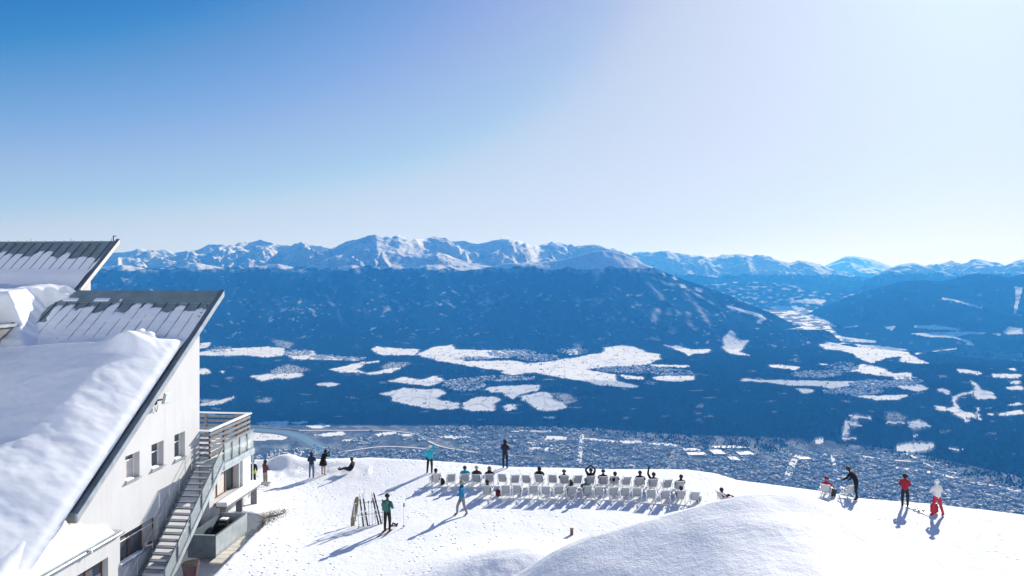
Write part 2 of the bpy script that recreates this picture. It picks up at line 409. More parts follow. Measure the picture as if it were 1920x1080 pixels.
# small clearings all over the north slope
cl = fbm((UU + 0.7 * VV) / 17.0 + 40, VV / 9.0, 4, 0.6); cl = np.maximum(cl, fbm((UU - 0.9 * VV) / 13.0 + 11, VV / 16.0 + 5, 4, 0.6) - 0.04); cl2 = fbm(UU / 120.0, VV / 45.0 + 7, 2)
gully = sstep(0.80, 0.93, ridged((XX + 0.35 * YY) / 520, YY / 3000, 3)) * sstep(-0.1, 0.3, fbm(XX / 1500, YY / 1500 + 8, 3))
clear = sstep(0.31, 0.38, cl + 0.25 * cl2) * sstep(5.0, 5.12, TT) * (1 - sstep(5.9, 6.0, TT))
cl3 = fbm(UU / 46.0 + 11, VV / 7.0 + 3, 3)
clear = np.maximum(clear, 0.55 * sstep(0.34, 0.48, cl3) * sstep(2.2, 2.6, TT) * (1 - sstep(5.0, 5.2, TT)))
ring = blur(snow, 5); thin = np.maximum(np.clip(pale, 0, 1) * 0.58, np.clip(clear, 0, 1) * 0.55)  # shaded snow of pale and clear is painted as partial snow cover
thin = np.maximum(thin, 0.17 * gully * sstep(5.15, 5.4, TT) * (TT < 6))
thin = np.maximum(thin, 0.55 * sstep(0.07, 0.45, ring * (1 + 1.2 * fbm(UU / 7.0, VV / 3.0 + 31, 3))) * (TT > 2))
# above the tree line
tl = sstep(20, 75, ZZ + 150 * fbm(XX / 380, YY / 900, 5, 0.6)) * (TT > 5)
tl = np.maximum(tl, sstep(1195, 1150, UU) * sstep(1140, 1165, UU) * sstep(60, 130, ZZ) * (TT > 5))
snow = np.maximum(snow, tl)
thin = np.maximum(thin, 0.45 * sstep(-60, 30, ZZ + 90 * fbm(XX / 260, YY / 600, 4)) * (TT > 5) * sstep(-0.2, 0.3, fbm(UU / 9.0, VV / 14.0, 3)))
# valley floor: half built, half white
isfloor = (TT < 2.05)
town = np.interp(UU, [640, 850, 1100, 1300, 1420, 1500, 1560, 1700, 1920], [815, 800, 806, 832, 846, 832, 826, 852, 915])
MIXF = np.clip(0.35 + 0.6 * fbm(XX / 110, YY / 170, 4), 0, 1)
thin = np.where(isfloor, 0.12 + 0.34 * sstep(0.25, 0.7, MIXF), thin)
verts = np.stack([XX, YY, ZZ + CZ], -1).reshape(-1, 3)
me = mesh_np('valley', verts, grid_faces(*YY.shape), True, {'snow': snow, 'thin': thin, 'rock': 0.25 * (TT > 5) * (ZZ > 0)})
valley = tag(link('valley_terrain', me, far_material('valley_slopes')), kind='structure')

# ---- mountain sheets behind
def range_sheet(name, crest, foot_v, foot_z, back, depth, du=2.5, rows=110, amp=220.0, wl=1700.0, seed=0.0, tree=40.0, exp=1.0, rockiness=0.95, aniso=1.7, cn=28.0, fields=None, mat=None, thinf=0.30, thint=0.33):
    cu = np.array([c[0] for c in crest], float); cv = np.array([c[1] for c in crest], float); cY = np.array([c[2] for c in crest], float)
    u = np.arange(cu[0], cu[-1] + .1, du)
    yc = np.interp(u, cu, cY); zc = (HV - np.interp(u, cu, cv)) / F * yc
    yf = yc - depth; zf = np.full(u.shape, foot_z)
    ts = np.concatenate([np.linspace(0, 1, rows), 1 + np.linspace(0.06, 1, 14)])
    T = np.broadcast_to(ts[:, None], (len(ts), len(u))); U = np.broadcast_to(u, T.shape)
    tf = np.clip(T, 0, 1); tb = np.clip(T - 1, 0, 1)
    Y = yf + (yc - yf) * tf + back * tb
    Zb = zf + (zc - zf) * tf ** exp - tb ** 1.0 * back * 0.55
    X = (U - CU) / F * Y
    env = np.minimum(1.0, np.sin(np.clip(0.35 + 0.65 * tf, 0, 1) * math.pi * 0.96) ** 0.8 * 1.15)
    n = crags(X / wl + seed + 0.35 * fbm(X / 900, Y / 900, 2), Y / (wl * aniso) - seed, 7)
    Zn = Zb + amp * env * (n - 0.45) * (1 - tb)
    Zn = Zn + amp * 0.35 * env * fbm(X / (wl * .22), Y / (wl * .3) + seed, 5) * (1 - tb)
    Zn = Zn + cn * (1.2 * fbm(X / 260 + seed, Y / 300, 4) + 1.0 * (ridged(X / 330 + seed, Y / 500, 4, 0.6) - 0.6)) * sstep(0.7, 1.0, tf)
    Zn = np.maximum(Zn, -1318.0)
    V = HV - F * Zn / Y
    tl = sstep(tree - 50, tree + 50, Zn + 190 * fbm(X / 450 + seed, Y / 700, 5, 0.6))
    gx = np.gradient(Zn, axis=1) / (np.gradient(X, axis=1) + 1e-6)
    gy = np.gradient(Zn, axis=0) / (np.gradient(Y, axis=0) + 1e-6)
    st = np.sqrt(gx ** 2 + gy ** 2)
    rk = sstep(0.42, 0.85, st) * rockiness
    sn = tl.copy(); th = thinf * sstep(thint, thint + .17, fbm(U / 14.0 + seed, V / (9.0 if thint > .2 else 4.0), 3)) * (1 - tl)
    for poly in (fields or []): sn[poly_mask(U, V, poly)] = 1.0
    me = mesh_np(name, np.stack([X, Y, Zn + CZ], -1).reshape(-1, 3), grid_faces(*T.shape), True, {'snow': sn, 'thin': th, 'rock': rk})
    return tag(link(name, me, mat or far_material(name + '_snow_and_forest')), kind='structure')

far_mat = far_material('high_range')
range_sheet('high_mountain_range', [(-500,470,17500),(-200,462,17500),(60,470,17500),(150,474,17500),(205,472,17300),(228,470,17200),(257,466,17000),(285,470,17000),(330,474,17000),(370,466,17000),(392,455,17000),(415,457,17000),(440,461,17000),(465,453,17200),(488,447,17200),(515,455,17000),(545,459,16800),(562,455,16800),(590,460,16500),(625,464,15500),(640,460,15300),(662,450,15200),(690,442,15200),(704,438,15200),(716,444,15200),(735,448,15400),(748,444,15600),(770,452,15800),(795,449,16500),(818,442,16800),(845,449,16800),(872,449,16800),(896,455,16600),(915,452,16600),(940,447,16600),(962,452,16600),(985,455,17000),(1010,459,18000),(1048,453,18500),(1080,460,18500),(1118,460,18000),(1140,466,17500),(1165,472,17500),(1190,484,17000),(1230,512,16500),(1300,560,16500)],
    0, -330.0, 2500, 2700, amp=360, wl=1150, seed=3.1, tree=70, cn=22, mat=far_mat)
range_sheet('shaded_front_ridge', [(560,506,13900),(590,496,14000),(620,484,14100),(655,472,14200),(690,458,14300),(706,453,14300),(730,462,14300),(760,474,14200),(790,480,14100),(820,472,14100),(850,482,14000),(880,492,13900),(930,500,13800),(1000,505,13700)],
    0, -250.0, 1500, 1700, du=2.0, amp=150, wl=900, seed=8.3, tree=30, cn=14, mat=far_mat)
range_sheet('pass_mountain_range', [(1080,505,24000),(1150,490,24000),(1190,474,24000),(1215,472,24000),(1245,470,24000),(1275,476,24000),(1300,480,24000),(1325,482,23500),(1345,480,23500),(1365,478,23500),(1388,474,23500),(1410,480,23500),(1440,479,23500),(1462,487,23000),(1480,490,23000),(1500,488,23000),(1525,492,23000),(1550,503,23000),(1575,512,23000),(1640,520,23000),(1720,540,23000)],
    0, -700.0, 4000, 4200, amp=420, wl=1700, seed=5.7, tree=-140, cn=30, mat=far_mat)
range_sheet('distant_pyramid_mountain', [(1480,520,33000),(1530,505,33000),(1555,495,33000),(1582,482,33000),(1592,479,33000),(1612,481,33000),(1632,484,33000),(1652,491,33000),(1680,501,33000),(1720,510,33000),(1800,520,33000)],
    0, -300.0, 4000, 3500, rows=60, amp=300, wl=2600, seed=1.7, tree=-100, cn=20, mat=far_mat)
range_sheet('western_snow_range', [(1560,545,20500),(1610,528,20500),(1640,516,20500),(1665,504,20500),(1690,495,20500),(1712,492,20500),(1735,497,20500),(1760,495,21000),(1785,490,21000),(1805,496,20500),(1822,487,20000),(1835,486,20000),(1860,493,20000),(1885,497,20000),(1905,488,19500),(1930,484,19500),(2000,478,19500),(2100,485,19500),(2400,480,19500)],
    0, -600.0, 3500, 3600, amp=330, wl=1400, seed=9.9, tree=-90, cn=24, mat=far_mat)
range_sheet('wooded_western_hill', [(1490,600,13800),(1530,580,13600),(1560,568,13500),(1600,552,13400),(1640,540,13300),(1680,530,13300),(1720,526,13300),(1770,528,13400),(1800,520,13500),(1830,514,13500),(1860,516,13400),(1890,522,13300),(1920,514,13200),(1980,505,13200),(2100,500,13000),(2400,500,13000)],
    0, -1150.0, 2500, 3300, amp=130, wl=1700, seed=2.2, tree=400, cn=14, fields=FIELDS, rockiness=0.3, thinf=0.16)
range_sheet('middle_wooded_slope', [(1250,545,19500),(1320,532,19000),(1400,528,18500),(1470,532,18000),(1520,545,17500),(1560,552,17000),(1640,548,16500),(1720,540,16500)],
    0, -1050.0, 2500, 3500, rows=70, amp=120, wl=1500, seed=6.4, tree=400, cn=14, fields=FIELDS, rockiness=0.3, thinf=0.75, thint=0.12)

# ---- floor of the side valley that opens behind the wooded mountain
def side_valley():
    u = np.arange(1380, 1721, 2.5); y = np.geomspace(10300, 22500, 90); U, Y = np.meshgrid(u, y); X = (U - CU) / F * Y
    Zf = -885 + 14 * fbm(X / 900, Y / 900, 3) - 330 * sstep(1535, 1625, U + 14 * fbm(U / 30.0, Y / 800, 3)) * sstep(14500, 11500, Y); V = HV - F * Zf / Y
    sn = sstep(-0.05, 0.12, fbm(U / 30.0, V / 4.0, 4, 0.6)); th = np.full(U.shape, 0.25)
    me = mesh_np('side_valley', np.stack([X, Y, Zf + CZ], -1).reshape(-1, 3), grid_faces(*U.shape), True, {'snow': sn, 'thin': th, 'rock': sn * 0})
    return tag(link('side_valley', me, far_material('side_valley_fields')), kind='structure')
side_valley()

# ---- haze: the valley air
def haze_box():
    x0, x1, y0, y1, z0, z1 = -42000, 42000, -3000, 62000, -1345.0, 1015.0
    v = [(x, y, z) for z in (z0, z1) for y in (y0, y1) for x in (x0, x1)]
    f = [(0,2,3,1),(4,5,7,6),(0,1,5,4),(2,6,7,3),(0,4,6,2),(1,3,7,5)]
    me = bpy.data.meshes.new('haze'); me.from_pydata(v, [], f); me.update()
    m = bpy.data.materials.new('valley_air'); m.use_nodes = True; t = m.node_tree; t.nodes.clear()
    o = t.nodes.new('ShaderNodeOutputMaterial'); pv = t.nodes.new('ShaderNodeVolumePrincipled')
    pv.inputs['Color'].default_value = (0.015, 0.31, 1.0, 1); pv.inputs['Absorption Color'].default_value = (1, 1, 1, 1); pv.inputs['Density'].default_value = HAZE_D
    pv.inputs['Anisotropy'].default_value = 0.10
    # fine droplets that brighten the air towards the sun
    pm_ = t.nodes.new('ShaderNodeVolumePrincipled'); pm_.inputs['Color'].default_value = (1, 1, 1, 1); pm_.inputs['Absorption Color'].default_value = (1, 1, 1, 1)
    pm_.inputs['Density'].default_value = HAZE_M; pm_.inputs['Anisotropy'].default_value = 0.85
    ad = t.nodes.new('ShaderNodeAddShader'); t.links.new(pv.outputs[0], ad.inputs[0]); t.links.new(pm_.outputs[0], ad.inputs[1])
    t.links.new(ad.outputs[0], o.inputs['Volume'])
    return tag(link('haze', me, m), kind='stuff')
HAZE_D = 4.8e-5; HAZE_M = 1.8e-6
haze = haze_box()
# ================================================================== WOODS, TOWN, RIVER
TV_U = [470, 640, 700, 850, 1100, 1300, 1420, 1500, 1560, 1700, 1920, 2300]
TV_V = [838, 838, 812, 801, 806, 836, 850, 834, 828, 852, 918, 960]
def column_z(c, y, what):
    return np.interp(y, YY[:, c], what[:, c])

def cone_trees(name, n, seed):
    rng = np.random.default_rng(seed)
    keep = []
    w = rng.integers(60, NC - 60, n)
    order = np.argsort(w); w = w[order]
    bounds = np.searchsorted(w, np.arange(NC + 1))
    for c in range(60, NC - 60):
        k = bounds[c + 1] - bounds[c]
        if k == 0: continue
        a, b = max(3000.0, -ZB * F / (np.interp(us[c], TV_U, TV_V) + 5 + 9 * float(fbm(np.array([us[c] / 40.0]), np.array([3.3]), 3)[0]) - HV)) if us[c] > 840 else yb[c] + 30, min(y3[c] + 900, 10800)
        y = np.sqrt(a * a + (b * b - a * a) * rng.random(k))
        z = column_z(c, y, ZZ); s = column_z(c, y, snow); p = column_z(c, y, thin)
        ok = (s < 0.42) & ((p < 0.2) | (rng.random(k) < 0.35))
        uu = us[c] + rng.uniform(-DU / 2, DU / 2, k)
        keep.append(np.stack([(uu - CU) / F * y, y, z], 1)[ok])
    q = np.concatenate(keep); n = len(q)
    h = rng.uniform(9, 17, n); r = rng.uniform(5.5, 9.5, n); a0 = rng.uniform(0, 6.28, n)
    v = np.zeros((n, 5, 3))
    for k in range(4):
        v[:, k, 0] = q[:, 0] + r * np.cos(a0 + k * math.pi / 2); v[:, k, 1] = q[:, 1] + r * np.sin(a0 + k * math.pi / 2); v[:, k, 2] = q[:, 2] + CZ - 3
    v[:, 4] = q; v[:, 4, 2] += CZ + h
    base = (np.arange(n) * 5)[:, None, None]
    f = (base + np.array([[0, 1, 4], [1, 2, 4], [2, 3, 4], [3, 0, 4]])[None]).reshape(-1, 3)
    M = NM('spruce_wood'); nn = M.noise(0.02, 3, 0.6, M.pos())
    m = M.set(M.mix(M.rng(nn, 0.35, 0.65), (0.003, 0.020, 0.036), (0.004, 0.025, 0.042)), 1.0, spec=0.0)
    return tag(link(name, mesh_np(name, v.reshape(-1, 3), f, False), m), 'dark conifer woods covering the terraces between the snowy fields', 'forest', kind='stuff')
cone_trees('forest', 130000, 21)

# ---- town houses in the valley
def house_np(w, l, h, g):
    "unit box house with a pitched (g>0) or flat roof; faces 0-5 walls, 6-7 roof"
    v = np.array([[-w,-l,0],[w,-l,0],[w,l,0],[-w,l,0],[-w,-l,h],[w,-l,h],[w,l,h],[-w,l,h],[0,-l,h+g],[0,l,h+g]], float)
    return v
H_TRI = np.array([[0,1,5],[0,5,4],[1,2,6],[1,6,5],[2,3,7],[2,7,6],[3,0,4],[3,4,7],[4,5,8],[6,7,9],[5,6,9],[5,9,8],[7,4,8],[7,8,9]])
H_MAT = np.array([0,0,0,0,0,0,0,0,0,0,1,1,1,1])
def roof_mat(name, c):
    M = NM(name); n = M.noise(0.08, 3, 0.6, M.pos())
    return M.set(M.mix(M.rng(n, 0.42, 0.6), c, SNOW), 0.95, spec=0.02)
def plaster(name, c):
    M = NM(name); n = M.noise(0.15, 3, 0.6, M.pos())
    return M.set(M.mix(M.rng(n, 0.3, 0.7), c, tuple(x * 0.8 for x in c)), 0.95, spec=0.02)
wall_a = plaster('town_plaster_grey', (0.36, 0.38, 0.42)); wall_b = plaster('town_plaster_cream', (0.50, 0.48, 0.45))
roof_a = roof_mat('town_roof_snow', (0.60, 0.62, 0.66)); roof_b = roof_mat('town_roof_bare', (0.22, 0.22, 0.24))
edge_u = [480, 640, 960, 1290, 1380, 1540, 1600, 1920, 2200]; edge_v = [862, 858, 875, 880, 898, 920, 932, 965, 990]
def town_points(n, seed):
    rng = np.random.default_rng(seed)
    u = rng.uniform(480, 2050, n); v = rng.uniform(800, 975, n)
    ok = (v > np.interp(u, TV_U, TV_V) + 1 + 9 * fbm(u / 40.0, u * 0 + 3.3, 3) - 7 * rng.random(n) ** 3) & (v < np.interp(u, edge_u, edge_v) + 12)
    u, v = u[ok], v[ok]
    y = -ZB * F / (v - HV); x = (u - CU) / F * y
    dens = fbm(x / 420, y / 420, 3) + 0.25 * (u > 860)
    ang = 0.35; a_ = x * math.cos(ang) + y * math.sin(ang) + 60 * fbm(x / 700, y / 700, 2); b_ = -x * math.sin(ang) + y * math.cos(ang) + 60 * fbm(x / 700 + 9, y / 700, 2)
    ok = (dens > -0.12) & (np.abs(a_ / 95 - np.round(a_ / 95)) > 0.10) & (np.abs(b_ / 150 - np.round(b_ / 150)) > 0.08)
    for poly in FIELDS:
        ok &= ~poly_mask(u, v, poly)
    return u[ok], v[ok], x[ok], y[ok]
hu, hv, hx, hy = town_points(36000, 5)
rng = np.random.default_rng(11)
nh = len(hu)
hw = rng.uniform(2.8, 5.2, nh) * np.where(rng.random(nh) < .12, 1.8, 1.0); hl = hw * rng.uniform(1.1, 2.2, nh)
hh = rng.uniform(5, 11, nh); hg = np.where(rng.random(nh) < .7, rng.uniform(2.5, 4.5, nh), 0.05)
ha = 0.9 * fbm(hx / 900, hy / 900, 2) + np.where(rng.random(nh) < .58 + 0.7 * fbm(hx / 350, hy / 350, 3), 0, math.pi / 2) + 0.4
hm = np.where(rng.random(nh) < .58 + 0.7 * fbm(hx / 350, hy / 350, 3), rng.integers(0, 2, nh), rng.integers(2, 4, nh))      # wall a/b, roof a/b
hidden = hv > np.interp(hu, edge_u, edge_v) - 5
order = np.argsort(-(hw * (hl + hh) / hy ** 2) + 1e3 * (hidden | (hu > 1915)))
near = order[:300]; rest = order[300:]
variants = {}
for i in near:
    key = (int(hm[i]), hg[i] > 0.1)
    if key not in variants:
        me = mesh_np('town_house', house_np(1, 1, 1, 0.35 if key[1] else 0.02), H_TRI, False, mat_idx=H_MAT)
        me.materials.append(wall_a if key[0] & 1 else wall_b); me.materials.append(roof_a if key[0] < 2 else roof_b)
        variants[key] = me
    o = link('town_house', variants[key])
    o.location = (hx[i], hy[i], ZB + CZ); o.rotation_euler = (0, 0, ha[i]); o.scale = (hw[i], hl[i], hh[i])
    tag(o, 'tiny town house with snow on its roof, down in the valley town', 'house', 'houses of the valley town')
def houses_stuff(name, label, x, y, z, w, l, h, g, a, m):
    n = len(x); v = np.zeros((n, 10, 3)); f = np.zeros((n, 14, 3), int); mi = np.zeros((n, 14), int)
    ca, sa = np.cos(a), np.sin(a)
    for i, (sx, sy, sz) in enumerate([(-1,-1,0),(1,-1,0),(1,1,0),(-1,1,0),(-1,-1,1),(1,-1,1),(1,1,1),(-1,1,1),(0,-1,2),(0,1,2)]):
        px, py = sx * w, sy * l
        v[:, i, 0] = x + px * ca - py * sa; v[:, i, 1] = y + px * sa + py * ca
        v[:, i, 2] = z + CZ + (0 if sz == 0 else h if sz == 1 else h + g)
    f[:] = H_TRI[None] + (np.arange(n) * 10)[:, None, None]
    mi[:] = np.where(H_MAT[None] == 0, (m & 1)[:, None], np.where(m >= 2, 3, 2)[:, None])
    me = mesh_np(name, v.reshape(-1, 3), f.reshape(-1, 3), False, mat_idx=mi.ravel())
    for q in (wall_a, wall_b, roof_a, roof_b): me.materials.append(q)
    return tag(link(name, me), label, 'houses', kind='stuff')
houses_stuff('distant_town', 'dense mass of small snowy roofs filling the valley floor', hx[rest], hy[rest], ZB, hw[rest], hl[rest], hh[rest], hg[rest], ha[rest], hm[rest])

# ---- villages on the terraces
def village(label, spots, seed):
    rng = np.random.default_rng(seed); pts = []
    for (u0, v0, ru, rv, n) in spots:
        r = np.sqrt(rng.random(n)); t = rng.uniform(0, 6.283, n)
        u = u0 + ru * r * np.cos(t); v = v0 + rv * r * np.sin(t)
        for uu, vv in zip(u, v):
            c = int(np.clip(round((uu - us[0]) / DU), 0, NC - 1))
            col = VV[:, c]; idx = np.where((TT[:, c] > 2) & (TT[:, c] < 5.2) & (col <= vv))[0]
            if len(idx) == 0: continue
            k = idx[0]; yq = YY[k, c] + rng.uniform(-12, 12)
            pts.append(((uu - CU) / F * yq, yq, column_z(c, yq, ZZ)))
    q = np.array(pts); n = len(q)
    w = rng.uniform(6, 11, n); l = w * rng.uniform(1.1, 1.8, n)
    return houses_stuff('distant_village', label, q[:, 0], q[:, 1], q[:, 2] - 2, w, l, rng.uniform(8, 12, n), rng.uniform(3, 5, n), rng.uniform(0, 3.14, n), rng.integers(0, 4, n))
village('cluster of tiny village houses among the central white fields', [(960, 663, 45, 7, 260), (1010, 672, 40, 7, 240), (1075, 659, 30, 6, 90), (890, 673, 30, 3, 80), (945, 711, 60, 5, 160), (870, 722, 40, 12, 220)], 31)
village('strip of tiny village houses right of the central fields', [(1190, 694, 70, 7, 360), (1260, 700, 40, 6, 120)], 32)
village('scattered tiny village houses beside the long western field', [(1530, 703, 50, 7, 240), (1580, 690, 30, 10, 120), (1640, 722, 50, 8, 200), (1600, 735, 60, 6, 160), (1700, 715, 30, 7, 70)], 33)
village('tiny village houses on the far left terrace', [(560, 662, 25, 6, 90), (610, 670, 30, 4, 60), (410, 655, 25, 5, 50), (660, 673, 30, 3, 60)], 34)

# ---- big flat halls at the southern edge of the town
hall_w = plaster('hall_cladding', (0.36, 0.40, 0.46)); hall_r = NM('hall_roof_snow').set((0.82, 0.83, 0.86), 0.7)
for (u, v, lu, dv, hgt, label) in [(1297, 845, 15, 4, 9, 'leftmost long white-roofed hall at the edge of the valley town'), (1306, 853, 17, 5, 10, 'white-roofed hall just below the leftmost long hall in the town'),
        (1345, 850, 11, 8, 11, 'square white-roofed hall in the middle of the hall cluster'), (1370, 840, 34, 4, 9, 'longest white-roofed hall behind the square hall in the town'),
        (1397, 852, 14, 6, 10, 'rightmost white-roofed hall of the cluster in the town'), (1376, 862, 8, 7, 9, 'small white-roofed hall nearest to the deck chairs'),
        (1507, 861, 12, 4, 9, 'white-roofed hall beside the curved road of the town')]:
    y0 = -ZB * F / (v + dv / 2 - HV); y1_ = -ZB * F / (v - dv / 2 - HV); yc = (y0 + y1_) / 2
    me = mesh_np('warehouse', house_np(lu / F * yc, (y1_ - y0) / 2, hgt, 1.2), H_TRI, False, mat_idx=H_MAT)
    o = link('warehouse', me, [hall_w, hall_r]); o.location = ((u - CU) / F * yc, yc, ZB + CZ); o.rotation_euler = (0, 0, 0.06)
    tag(o, label, 'hall', 'large flat halls of the town')

# ---- river and roads on the valley floor
def ribbon(name, pts, width, z, mat, sub=10):
    p = np.array([[(u - CU) / F * (-ZB * F / (v - HV)), -ZB * F / (v - HV)] for u, v in pts])
    t = np.linspace(0, len(p) - 1, (len(p) - 1) * sub + 1); i = np.clip(t.astype(int), 0, len(p) - 2); f = (t - i)[:, None]
    pm = lambda k: p[np.clip(k, 0, len(p) - 1)]
    a, b, c, d = pm(i - 1), pm(i), pm(i + 1), pm(i + 2)
    q = 0.5 * ((2 * b) + (c - a) * f + (2 * a - 5 * b + 4 * c - d) * f ** 2 + (3 * b - a - 3 * c + d) * f ** 3)
    tg = np.gradient(q, axis=0); nn = np.stack([-tg[:, 1], tg[:, 0]], 1); nn /= np.linalg.norm(nn, axis=1)[:, None]
    L = q + nn * width / 2; R = q - nn * width / 2; n = len(q)
    v = np.zeros((2 * n, 3)); v[:n, :2] = L; v[n:, :2] = R; v[:, 2] = ZB + CZ + z
    k = np.arange(n - 1); fc = np.stack([k, k + 1, n + k + 1, n + k], 1)
    return tag(link(name, mesh_np(name, v, fc), mat), kind='structure')
Mw = NM('river_water'); Mw.bump(Mw.noise(0.05, 3, 0.6, Mw.pos()), 0.2, 1.0)
water = Mw.set((0.16, 0.24, 0.27), 0.25, spec=0.5)
bank = NM('river_bank').set((0.10, 0.11, 0.11), 0.9)
asphalt = NM('valley_asphalt').set((0.16, 0.17, 0.19), 0.9); snowroad = NM('snowy_road').set((0.66, 0.68, 0.72), 0.9)
RIV = [(380, 800), (470, 806), (530, 811), (562, 819), (585, 831), (603, 844), (618, 858), (640, 880)]
ribbon('river_bank', RIV, 150, 1.0, bank); ribbon('river', RIV, 90, 2.2, water)
for nm, pts, wd, mt in [('motorway', [(470, 800), (560, 806), (640, 806), (720, 806), (780, 812), (812, 828), (840, 838), (900, 848), (1000, 858)], 26, asphalt),
        ('motorway_verge', [(560, 808), (640, 808), (720, 808), (776, 814), (806, 829), (836, 840), (900, 850)], 20, snowroad),
        ('railway_yard', [(1284, 828), (1272, 842), (1262, 860), (1256, 885)], 60, asphalt),
        ('valley_road', [(1518, 838), (1500, 852), (1488, 866), (1482, 880), (1476, 900)], 44, snowroad),
        ('valley_road', [(1557, 848), (1562, 862), (1566, 880), (1572, 900)], 24, snowroad),
        ('valley_road', [(1650, 848), (1700, 852), (1724, 864), (1750, 876), (1800, 890)], 26, snowroad),
        ('valley_road', [(1680, 878), (1730, 884), (1780, 894), (1840, 908), (1920, 922)], 60, snowroad),
        ('valley_road', [(1092, 815), (1089, 840), (1086, 870)], 30, snowroad),
        ('valley_road', [(640, 848), (720, 838), (800, 842)], 22, snowroad),
        ('valley_road', [(1600, 853), (1660, 862), (1740, 868)], 30, snowroad)]:
    ribbon(nm, pts, wd, 3.5, mt)
# ================================================================== THE SNOW TERRACE
E_U = [-600, 480, 560, 640, 700, 800, 960, 1120, 1290, 1340, 1380, 1450, 1540, 1600, 1750, 1920, 2600]
E_V = [862, 862, 862, 859, 857, 862, 875, 878, 880, 887, 899, 909, 921, 933, 946, 966, 1010]
def low_left(u): return -1.3 * sstep(830, 520, u)
def edge_dist(u):
    return (CZ - low_left(u)) * F / (np.interp(u, E_U, E_V) - HV)
B_A = math.radians(5.4); B_C = np.array([(374 - 960) / F * 35.0, 35.0])       # lodge frame: far right corner
B_N = np.array([math.cos(B_A), -math.sin(B_A)]); B_D = np.array([math.sin(B_A), math.cos(B_A)])
CS_X = [-6, -3.2, -1.2, 0.4, 1.8, 3.4, 4.85, 6.6, 8.25, 9.6, 10.6, 11.5, 12.6, 13.6, 14.6, 16.2, 18.5, 22]
CS_Z = [0, 0.25, 1.35, 2.5, 3.45, 4.0, 4.35, 4.95, 5.2, 5.12, 4.88, 4.47, 3.84, 3.05, 2.2, 1.1, 0.25, 0]
def gz(X, Y):
    "height of the snow terrace"
    X = np.asarray(X, float); Y = np.asarray(Y, float)
    u = CU + F * X / np.maximum(Y, 1.0)
    ye = edge_dist(u)
    z = low_left(u) * sstep(28, 47, Y)
    z = z + 0.07 * fbm(X / 4.5, Y / 4.5, 3) * (Y < 70) + 0.012 * fbm(X / 0.7, Y / 0.7, 2)
    z = z - 0.35 * sstep(-5, 0.5, Y - ye) * 0.25
    # bank of cleared snow behind the people on the left
    bx = np.interp(u, [440, 480, 505, 540, 565, 600, 640, 665, 700], [0.20, 0.28, 0.40, 0.85, 0.50, 0.25, 0.2, 0.1, 0])
    z = z + bx * np.exp(-((Y - ye + 1.2) / 1.0) ** 2) * (1 + 0.30 * fbm(X / 0.9, Y / 0.9, 3)) + (bx > 0.02) * 0.28 * np.exp(-((Y - ye + 3.2) / 0.8) ** 2) * np.clip(fbm(X / 0.8, Y / 0.8, 2) + .15, 0, 2)
    # big drift in the right foreground
    sh = -0.19 * np.minimum(Y - 22.5, 0) * 0.0 + np.where(Y < 22.5, (22.5 - Y) * 0.17, 0)
    cs = np.interp(X + sh, CS_X, CS_Z)
    for o in (0.35, -0.35, 0.8, -0.8): cs = cs + np.interp(X + sh + o, CS_X, CS_Z)
    cs = cs / 5
    g = np.where(Y > 22.5, 1 - sstep(22.2, 28.5, Y), 1 - 0.05 * sstep(22.5, 18, Y))
    left = sstep(7.5, 2.0, X + sh)
    g = g * (1 - left * 0.17 * sstep(23, 16, Y))
    z = z + cs * g * (1 + 0.02 * fbm(X / 2.2, Y / 2.2, 2))
    # the lower knob left of it
    kx, ky = X - 0.55, Y - 27.0
    kn = np.exp(-((kx / 3.5) ** 2 + (ky / 2.8) ** 2)) * 1.45
    z = np.where(kn < 0.02, z, np.maximum(z, np.maximum(z, 0) * 0.35 + kn - 0.02 + 0.12 * fbm(X / 0.8, Y / 0.8, 3) * np.exp(-((kx + 1.2) / 1.2) ** 2 - ((ky + 1.5) / 1.5) ** 2)))
    # dug-out along the lodge
    lx = (X - B_C[0]) * B_N[0] + (Y - B_C[1]) * B_N[1]; ly = (X - B_C[0]) * B_D[0] + (Y - B_C[1]) * B_D[1]
    xb = np.interp(ly, [-9, -6, -3, -0.5, 1.2, 2.2], [4.1, 3.75, 3.45, 3.1, 2.4, 1.0])
    dip = sstep(0.55, -0.1, lx - xb - 0.12 * fbm(X / 0.6, Y / 0.6, 2)) * sstep(2.4, 1.2, ly) * (lx > -14)
    z = z - dip * np.interp(ly, [-7, -4, -2, 2], [1.9, 1.5, 1.0, 0.95])
    # falls away beyond the edge
    t = np.maximum(Y - ye, 0)
    z = z - np.where(t < 1.5, 0.3 * t * t, 0.675 + 0.9 * (t - 1.5))
    return z
def GP(u, v):
    "point of the terrace seen at photo column u, row v"
    d = np.linspace(14, 60, 4000); X = (u - CU) / F * d; zr_ = CZ + (HV - v) / F * d
    s = zr_ - gz(X, d); k = int(np.argmax(s <= 0)) if (s <= 0).any() else int(np.argmin(s))
    return Vector((X[k], d[k], float(gz(X[k], d[k]))))

